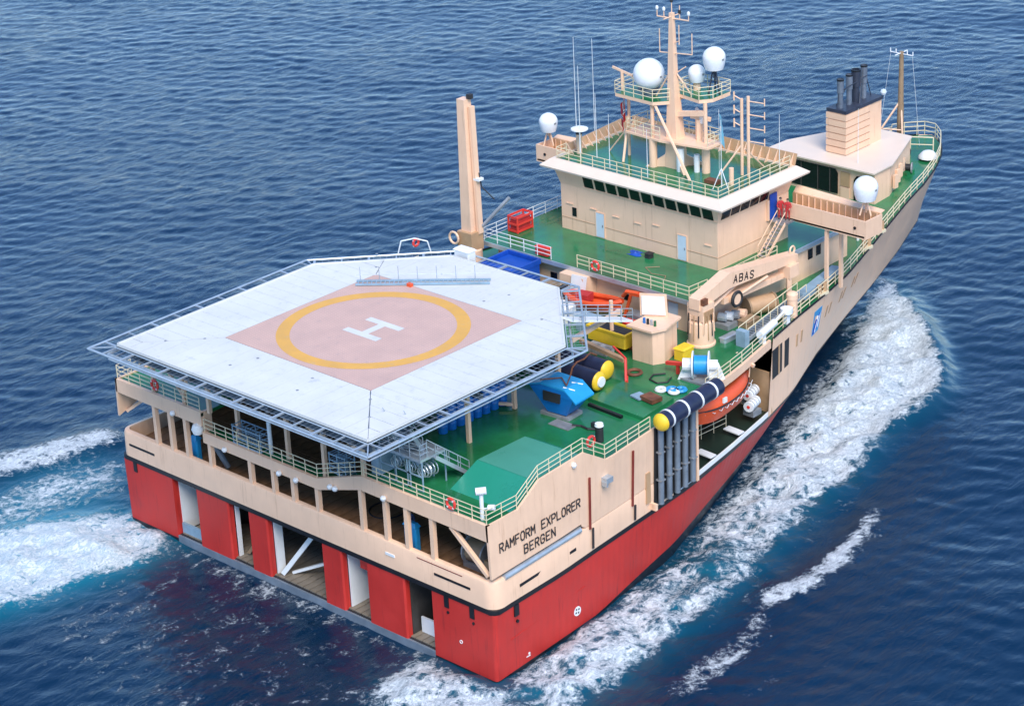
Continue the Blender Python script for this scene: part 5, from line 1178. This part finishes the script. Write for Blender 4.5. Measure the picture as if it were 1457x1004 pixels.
# truss lying on the helideck
t = thing('access_ladder', (-3.3,17.4,HZ), 'long pale blue lattice walkway lying across the helideck', 'walkway')
T0, T1 = Vector((-7.3,14.3,HZ+.12)), Vector((.7,20.6,HZ+.12)); dt = (T1-T0).normalized(); sd2 = Vector((-dt.y,dt.x,0))
m = MB(); [m.beam(T0+sd2*s, T1+sd2*s, .14, .14) for s in (-.35,.35)]; m.build('chord', 'steel_blue', t)
rg = MB().bx(-.04,.04,-.35,.35,-.03,.03).mesh('rung'); rg.materials.append(MAT['alu'])
for k in range(30): p = T0.lerp(T1, (k+.5)/30); inst(rg, 'rung', p, t, (0,0,math.atan2(dt.y,dt.x)))
for k in range(7): p = T0.lerp(T1, (k+.2)/7)+sd2*.35; MB().bar(p, p+EZ*1.15, .03).build('stanchion', 'alu', t)
m = MB(); m.bar(T0+sd2*.35+EZ*.5, T1+sd2*.35+EZ*.5, .025); m.build('hand_wire', 'alu', t)
MB().bx(-3.9,-3.5,16.3,16.6,HZ,HZ+.25).build('marker_block', 'orange', None); tag(bpy.data.objects['marker_block'], 'small orange block beside the walkway on the helideck', 'block')
crate('helideck_locker', -5.9,-4.3,23.4,24.3,17.4,18.5, 'white', 'white equipment locker at the far corner of the helideck', 'locker')
m = MB(); m.path([(-9.6,21.0,17.9),(-9.4,21.2,18.9),(-8.6,21.9,19.1),(-7.9,22.6,18.8),(-7.8,22.8,17.9)], .05); o = m.build('hoop_rail', 'white', None); tag(o, 'white hoop rail at the far edge of the helideck', 'rail')
# jumble under the boat deck: rescue boat, white gear
t = thing('rescue_boat', (1.6,31.0,12.5), 'orange and red rescue boat stowed against the deckhouse wall', 'rescue boat')
Mr = Matrix.Translation((1.9,30.7,13.5)) @ Matrix.Rotation(R(-78), 4, 'Z')
MB().grid(moved(boat_hull(5.2,1.9,.7,13,.3), Mr)).build('boat_hull', 'orange', t, True)
m = MB(); ring_ = [Mr @ Vector((.92*s2*max(.05,1-abs(s)**2.6), s*2.6, .12+.3*s*s)) for s2, s in [(1,s) for s in np.linspace(-1,1,12)]+[(-1,s) for s in np.linspace(1,-1,12)]]; m.path(ring_, .2, 8); m.build('gunwale_tube', 'orange', t)
m = MB(); m.bx(-.5,.5,-1.3,-.2,-.1,.55); m.v = [tuple(Mr @ Vector(p)) for p in m.v]; m.build('console', 'suit_red', t)
m = MB(); m.bx(-.35,.35,-2.9,-2.4,0,.8); m.v = [tuple(Mr @ Vector(p)) for p in m.v]; m.build('outboard_motor', 'dark', t)
m = MB(); m.beam((-.5,29.8,12.1),(4.2,30.6,12.1),.3,.5); m.build('cradle', 'steel', t)
t = thing('raft_frame', (5.6,31.8,12), 'orange tubular davit frame beside the rescue boat', 'davit')
m = MB(); m.beam((4.2,31.6,12),(5.0,31.8,14.6),.22); m.beam((6.9,32,12),(6.3,32,14.6),.22); m.beam((5.0,31.8,14.5),(6.3,32,14.5),.25); m.path([(4.6,31.2,14.4),(5.2,31.0,15.0),(6.2,31.2,15.0),(6.9,31.6,14.4)], .16, 8); m.build('davit_frame', 'orange', t)
MB().bx(5.0,6.4,31.1,32.1,12,13.1).build('davit_winch', 'steel', t)
crate('white_chest', -.6,1.0,28.4,29.8,12,13.4, 'white', 'white chest beside the rescue boat under the gangway', 'chest')
crate('grey_chest', 2.2,4.4,28.2,29.3,12,13.3, 'steel_blue', 'pale grey chest between the rescue boat and the gangway', 'chest')
crate('red_chest', 5.4,7.0,30.0,30.8,12,13.0, 'red_bright', 'red chest in front of the orange davit frame', 'chest')
m = MB(); m.ext([(-.9,31.1,13.3),(.5,31.3,13.3),(.6,31.5,14.9),(-.8,31.3,14.9)], (0,.06,0)); o = m.build('leaning_board', 'white', None); tag(o, 'white board leaning on the locker behind the rescue boat', 'board')
o = MB().bx(5.5,7.6,25.6,26.6,12,12.5).build('covered_heap', 'cargo_mix', None); tag(o, 'low grey covered heap on deck below the yellow skip', 'heap')
# under crane: drum, boxes
t = thing('hose_drum', (12.0,39.0,12), 'tan wooden drum lying under the crane boom', 'drum')
MB().bar((11.3,38.2,12.75),(12.2,40.4,12.75),.72,n=16).build('drum_body', 'wing_panel', t, True)
for s in (0,1): p = Vector((11.3,38.2,12.75)).lerp(Vector((12.2,40.4,12.75)), s); MB().bar(p-Vector((.03,.07,0)), p+Vector((.03,.07,0)), .78, n=16).build('drum_end', 'brown', t)
crate('slatted_crate', 11.9,12.9,36.2,37.8,12,12.6, 'brown', 'low brown slatted crate on deck under the crane', 'crate')
crate('steel_case', 12.7,13.3,32.9,34.6,12,12.45, 'alu', 'flat silver case lying beside the crane pedestal', 'case')
t = thing('deck_machinery', (11.2,36.6,12), 'grey hydraulic pump unit between the crane and the deckhouse', 'pump')
for k in range(4): MB().bar((10.7+.25*k,35.4+.5*k,12.8),(11.3+.25*k,35.6+.5*k,12.8),.35,n=10).build('pump_casing', ['alu','white','steel','cream'][k], t)
MB().bx(10.6,11.9,35.0,37.6,12,12.4).build('pump_base', 'steel', t)
# starboard gangway, ramp and davits
t = thing('accommodation_ladder', (14.6,36.5,12), 'grey aluminium gangway stowed along the starboard rail', 'gangway')
G0, G1 = Vector((14.5,33.6,12.5)), Vector((13.0,43.0,12.7)); dg_ = (G1-G0).normalized(); gs = dg_.cross(EZ).normalized()
m = MB(); [m.beam(G0+gs*s, G1+gs*s, .1, .3) for s in (-.4,.4)]; m.build('side_beam', 'alu', t)
tr = MB().bx(-.12,.12,-.4,.4,-.03,.03).mesh('tread'); tr.materials.append(MAT['grey_tube'])
for k in range(24): inst(tr, 'tread', G0.lerp(G1,(k+.5)/24), t, (0,0,math.atan2(dg_.y,dg_.x)))
m = MB()
for s in (-.4,.4):
    m.bar(G0+gs*s+EZ*.9, G1+gs*s+EZ*.9, .04)
    for k in range(9): p = G0.lerp(G1,k/8)+gs*s; m.bar(p, p+EZ*.9, .03)
m.build('hand_rail', 'cream_rail', t); MB().bx(14.1,15.0,33.2,33.7,12,13.3).build('end_platform', 'steel_blue', t)
o = MB().beam((13.2,42.6,12.7),(12.0,49.0,12.7),.8,.5).build('stowed_ramp', 'steel_blue', None); tag(o, 'long blue grey ramp stowed on the starboard side deck', 'ramp')
t = thing('boat_davit', (15.4,36.0,12), 'white davit arm lying along the starboard rail edge', 'davit')
MB().bar((15.6,34.2,12.9),(15.0,36.8,12.9),.3,n=12).build('cylinder', 'white', t, True); MB().bar((15.0,36.8,12.95),(14.6,38.8,13.2),.1).build('arm', 'white', t); MB().bar((14.6,38.9,12.9),(14.6,38.9,13.3),.5,n=14).build('head', 'white', t, True)
MB().bx(15.2,15.6,34.6,35.0,12,12.7).build('foot', 'white', t); MB().bx(14.4,14.8,38.7,39.1,12,12.9).build('foot', 'white', t)
MB().lathe([(.42,12),(.42,13.5),(.46,13.5),(.46,13.9),(.3,14.05),(0,14.1)], (14.1,40.3,0), 14).build('capstan_post', 'cream', None, True); tag(bpy.data.objects['capstan_post'], 'stout cream vent post beside the stowed gangway', 'vent')
for k,(y,lab) in enumerate(((58.5,'cream fairlead on the starboard rail beside the wing dome'),(55.0,'cream fairlead on the starboard rail aft of the other'),(45.2,'cream fairlead on the starboard rail near the wing pillars'))):
    t = thing('fairlead', (deck_edge(y)-.2,y,dz(y)), lab, 'fairlead', 'fairleads on the starboard rail'); x = deck_edge(y)-.2
    MB().bx(x-.25,x+.25,y-.6,y+.6,dz(y),dz(y)+.25).build('base', 'cream_rail', t)
    for s in (-.35,.35): MB().bar((x,y+s,dz(y)+.25),(x,y+s,dz(y)+.95),.2,n=10).build('roller', 'wing_panel', t, True)
# bow gear
t = thing('windlass', (-.6,72.6,12.9), 'black anchor windlass at the foot of the foremast', 'windlass')
MB().bar((-1.6,74.2,13.5),(1.8,74.0,13.5),.5,n=14).build('drum', 'dark', t, True); MB().bx(-1.4,1.5,73.4,74.8,12.8,13.2).build('base', 'dark', t)
for x in (-1.2,.2,1.3): MB().bar((x,74.1,13.5),(x+.15,74.1,13.5),.72,n=14).build('gypsy_wheel', 'black', t)
t = thing('mooring_winch', (3.2,71.4,12.8), 'small dark mooring winch beside the forward house', 'winch')
MB().bar((2.7,71.0,13.2),(3.9,71.6,13.2),.32,n=12).build('drum', 'dark', t, True); MB().bx(2.5,4.0,70.7,71.9,12.6,12.95).build('base', 'deck_green', t); [MB().bar((x,70.9+(x-2.7)*.5,13.2),(x+.1,70.95+(x-2.7)*.5,13.2),.5,n=12).build('flange', 'steel', t) for x in (2.7,3.3,3.9)]
o = MB().lathe([(0,.7),(.5,.55),(.85,.2),(.9,0),(0,0)], (3.2,75.2,13.0), 12).build('white_cover', 'white', None, True); tag(o, 'white canvas cover on the bow deck near the ring rail', 'cover')
t = thing('bow_platform', (2.0,77.5,12.9), 'cream railed platform standing on the bow deck', 'platform'); m = MB(); m.path([(1.0,75.6,13),(1.0,75.6,14.4),(2.8,76.6,14.4),(2.8,76.6,13)], .06); m.path([(1.0,75.6,13.7),(2.8,76.6,13.7)], .05); m.build('frame', 'cream_rail', t)
t = thing('pedestal_searchlight', (9.4,57.0,12.2), 'white round searchlight on the side deck beyond the starboard wing', 'searchlight')
MB().bar((9.0,56.2,12.2),(9.0,56.2,13.6),.12).build('post', 'white', t); MB().bar((8.9,56.4,14.0),(9.2,56.0,14.0),.5,n=16).build('drum', 'white', t, True); MB().bar((9.2,56.0,14.0),(9.23,55.95,14.0),.3,n=14).build('lens', 'dark', t)
# flags
def flag(p, w_, h_, mats, label, yaw):
    t = thing('flag', p, label, 'flag'); d_ = Vector((math.cos(yaw), math.sin(yaw), 0)); q = Vector((-d_.y, d_.x, 0))
    def cloth(u0,u1,v0,v1,off):
        rows = []
        for i in range(9):
            u = u0+(u1-u0)*i/8; rows.append([tuple(Vector(p)+d_*(u*w_)*.8+q*(.14*math.sin(u*7+v*2)+off)+Vector((0,0,-h_*(v)-.45*u*w_))) for v in (v0,(v0+v1)/2,v1)])
        return MB().grid(rows)
    cloth(0,1,0,1,0).build('cloth', mats[0], t, True)
    for k, (a, mt) in enumerate(((.42,mats[1]),)):
        for o in (-.012,.012): cloth(.28,.44,0,1,o).build('stripe', mt, t, True); cloth(0,1,.42,.58,o).build('stripe', mt, t, True)
    for o in (-.02,.02): cloth(.33,.39,0,1,o).build('inner_stripe', mats[2], t, True); cloth(0,1,.47,.53,o).build('inner_stripe', mats[2], t, True)
    MB().bar(Vector(p)+Vector((0,0,.1)), Vector(p)+Vector((0,0,-h_*1.9)), .015, n=4).build('halyard', 'white', t)
flag((-4.5,42.4,25.9), 1.3, 2.0, ('flag_red','white','flag_navy'), 'red flag with white and blue cross hanging left of the mast', R(-60))
t = thing('flag', (4.4,43.6,25.6), 'pale blue flag hanging right of the mast', 'flag')
MB().grid([[(4.4+.75*u,43.6-.35*u+.12*math.sin(u*5+v*3),25.9-1.9*v-.9*u) for v in np.linspace(0,1,5)] for u in np.linspace(0,1,7)]).build('cloth', 'flag_blue', t, True)
MB().bar((4.4,43.6,26.2),(4.7,43.2,21.0),.015,n=4).build('halyard', 'white', t)
MB().bar((4.78,43.34,24.7),(4.79,43.36,24.7),.24,n=12).build('emblem', 'white', t)

# ================================================================== PEOPLE
def person(loc, yaw, label, suit, arms):
    x, y, z = loc
    J = {'pel':(0,0,.95,.16),'sp':(0,0,1.2,.15),'ch':(0,.02,1.42,.17),'nk':(0,.02,1.56,.065),'hd':(0,.05,1.68,.095),'ht':(0,.04,1.80,.07)}
    E_ = [('pel','sp'),('sp','ch'),('ch','nk'),('nk','hd'),('hd','ht')]
    for s, n in ((-1,'l'),(1,'r')):
        J['hip'+n] = (.1*s,0,.88,.1); J['kn'+n] = (.12*s,.03,.5,.07); J['an'+n] = (.13*s,0,.09,.05); J['to'+n] = (.15*s,.16,.04,.04)
        E_ += [('pel','hip'+n),('hip'+n,'kn'+n),('kn'+n,'an'+n),('an'+n,'to'+n)]
        ex_, ey, ez, hx, hy, hz = arms[0 if s < 0 else 1]
        J['sh'+n] = (.2*s,.02,1.42,.08); J['el'+n] = (ex_*s,ey,ez,.055); J['wr'+n] = (hx*s,hy,hz,.04); J['ha'+n] = (hx*s,hy+.09,hz-.02,.035)
        E_ += [('ch','sh'+n),('sh'+n,'el'+n),('el'+n,'wr'+n),('wr'+n,'ha'+n)]
    names = list(J); me = bpy.data.meshes.new('person'); me.from_pydata([J[n][:3] for n in names], [(names.index(a), names.index(b)) for a, b in E_], [])
    tmp = bpy.data.objects.new('tmp', me); COL.objects.link(tmp); sk = tmp.modifiers.new('skin', 'SKIN')
    for i, n in enumerate(names): me.skin_vertices[0].data[i].radius = (J[n][3], J[n][3]*(.75 if n in ('sp','ch','pel') else 1))
    me.skin_vertices[0].data[0].use_root = True
    ss = tmp.modifiers.new('sub', 'SUBSURF'); ss.levels = 2
    dg = bpy.context.evaluated_depsgraph_get(); dg.update(); body = bpy.data.meshes.new_from_object(tmp.evaluated_get(dg)); bpy.data.objects.remove(tmp)
    body.name = 'person'; body.materials.clear(); [body.materials.append(MAT[k]) for k in (suit, 'skin', 'dark')]
    for p in body.polygons:
        p.use_smooth = True; c = p.center
        hand = any((Vector(J['ha'+n][:3])-c).length < .11 for n in 'lr')
        p.material_index = 1 if (c.z > 1.57 or hand) else (2 if c.z < .12 else 0)
    o = bpy.data.objects.new('person', body); COL.objects.link(o); o.location = loc; o.rotation_euler = (0,0,yaw); o['_wl'] = (0,0,0)
    tag(o, label, 'person')
    def sub(mb, name, mat):
        q = mb.build(name, mat, None, True); q.parent = o; return q
    sub(MB().grid([[(.115*math.sin(th)*math.cos(f), .03+.125*math.sin(th)*math.sin(f)-.01, 1.715+.125*math.cos(th)) for f in np.linspace(0,2*math.pi,15)] for th in np.linspace(0,1.45,7)]), 'hair', 'hair')
    m = MB(); m.bx(-.05,-.025,.135,.15,1.69,1.705); m.bx(.025,.05,.135,.15,1.69,1.705); sub(m, 'eyes', 'dark')
    m = MB(); m.add([(-.018,.14,1.65),(.018,.14,1.65),(0,.175,1.655),(0,.14,1.70)], [(0,1,2),(0,2,3),(1,2,3)]); sub(m, 'nose', 'skin')
    for n in 'lr':
        hx, hy, hz = J['ha'+n][:3]; s = -1 if n == 'l' else 1; m = MB()
        for k in range(4): m.bar((hx+(k-1.5)*.02,hy+.02,hz),(hx+(k-1.5)*.024,hy+.085-.008*abs(k-1.5),hz-.02),.011,.008,5); m.bar((hx+(k-1.5)*.024,hy+.085-.008*abs(k-1.5),hz-.02),(hx+(k-1.5)*.024,hy+.1,hz-.055),.008,.006,5)
        m.bar((hx-s*.03,hy-.02,hz),(hx-s*.06,hy+.04,hz-.02),.011,.008,5); sub(m, 'fingers', 'skin')
    return o
person((8.95,45.6,17.37), R(-120), 'person in red overalls standing by the open bridge wing door', 'suit_red', [(.3,.05,1.15,.24,.2,.98),(.3,.05,1.15,.24,.22,1.0)])
person((9.6,45.7,17.37), R(-150), 'person in red overalls leaning at the bridge wing parapet', 'suit_red', [(.3,.12,1.16,.2,.36,1.1),(.3,.1,1.15,.22,.34,1.08)])
person((8.8,3.2,6.83), R(200), 'person in dark work clothes on the working deck under the stern', 'suit_blue', [(.3,.02,1.15,.26,.18,.95),(.3,.02,1.15,.26,.15,.95)])
o = MB().lathe([(0,1.86),(.09,1.84),(.13,1.76),(.16,1.73),(.13,1.72)], (0,.03,0), 12).build('helmet', 'yellow', None, True); o.parent = bpy.data.objects['person.002'] if 'person.002' in bpy.data.objects else None

for o in bpy.data.objects:
    if '_wl' in o: del o['_wl']
scn.cycles.max_bounces = 5; scn.cycles.diffuse_bounces = 3; scn.cycles.glossy_bounces = 3; scn.cycles.transmission_bounces = 2
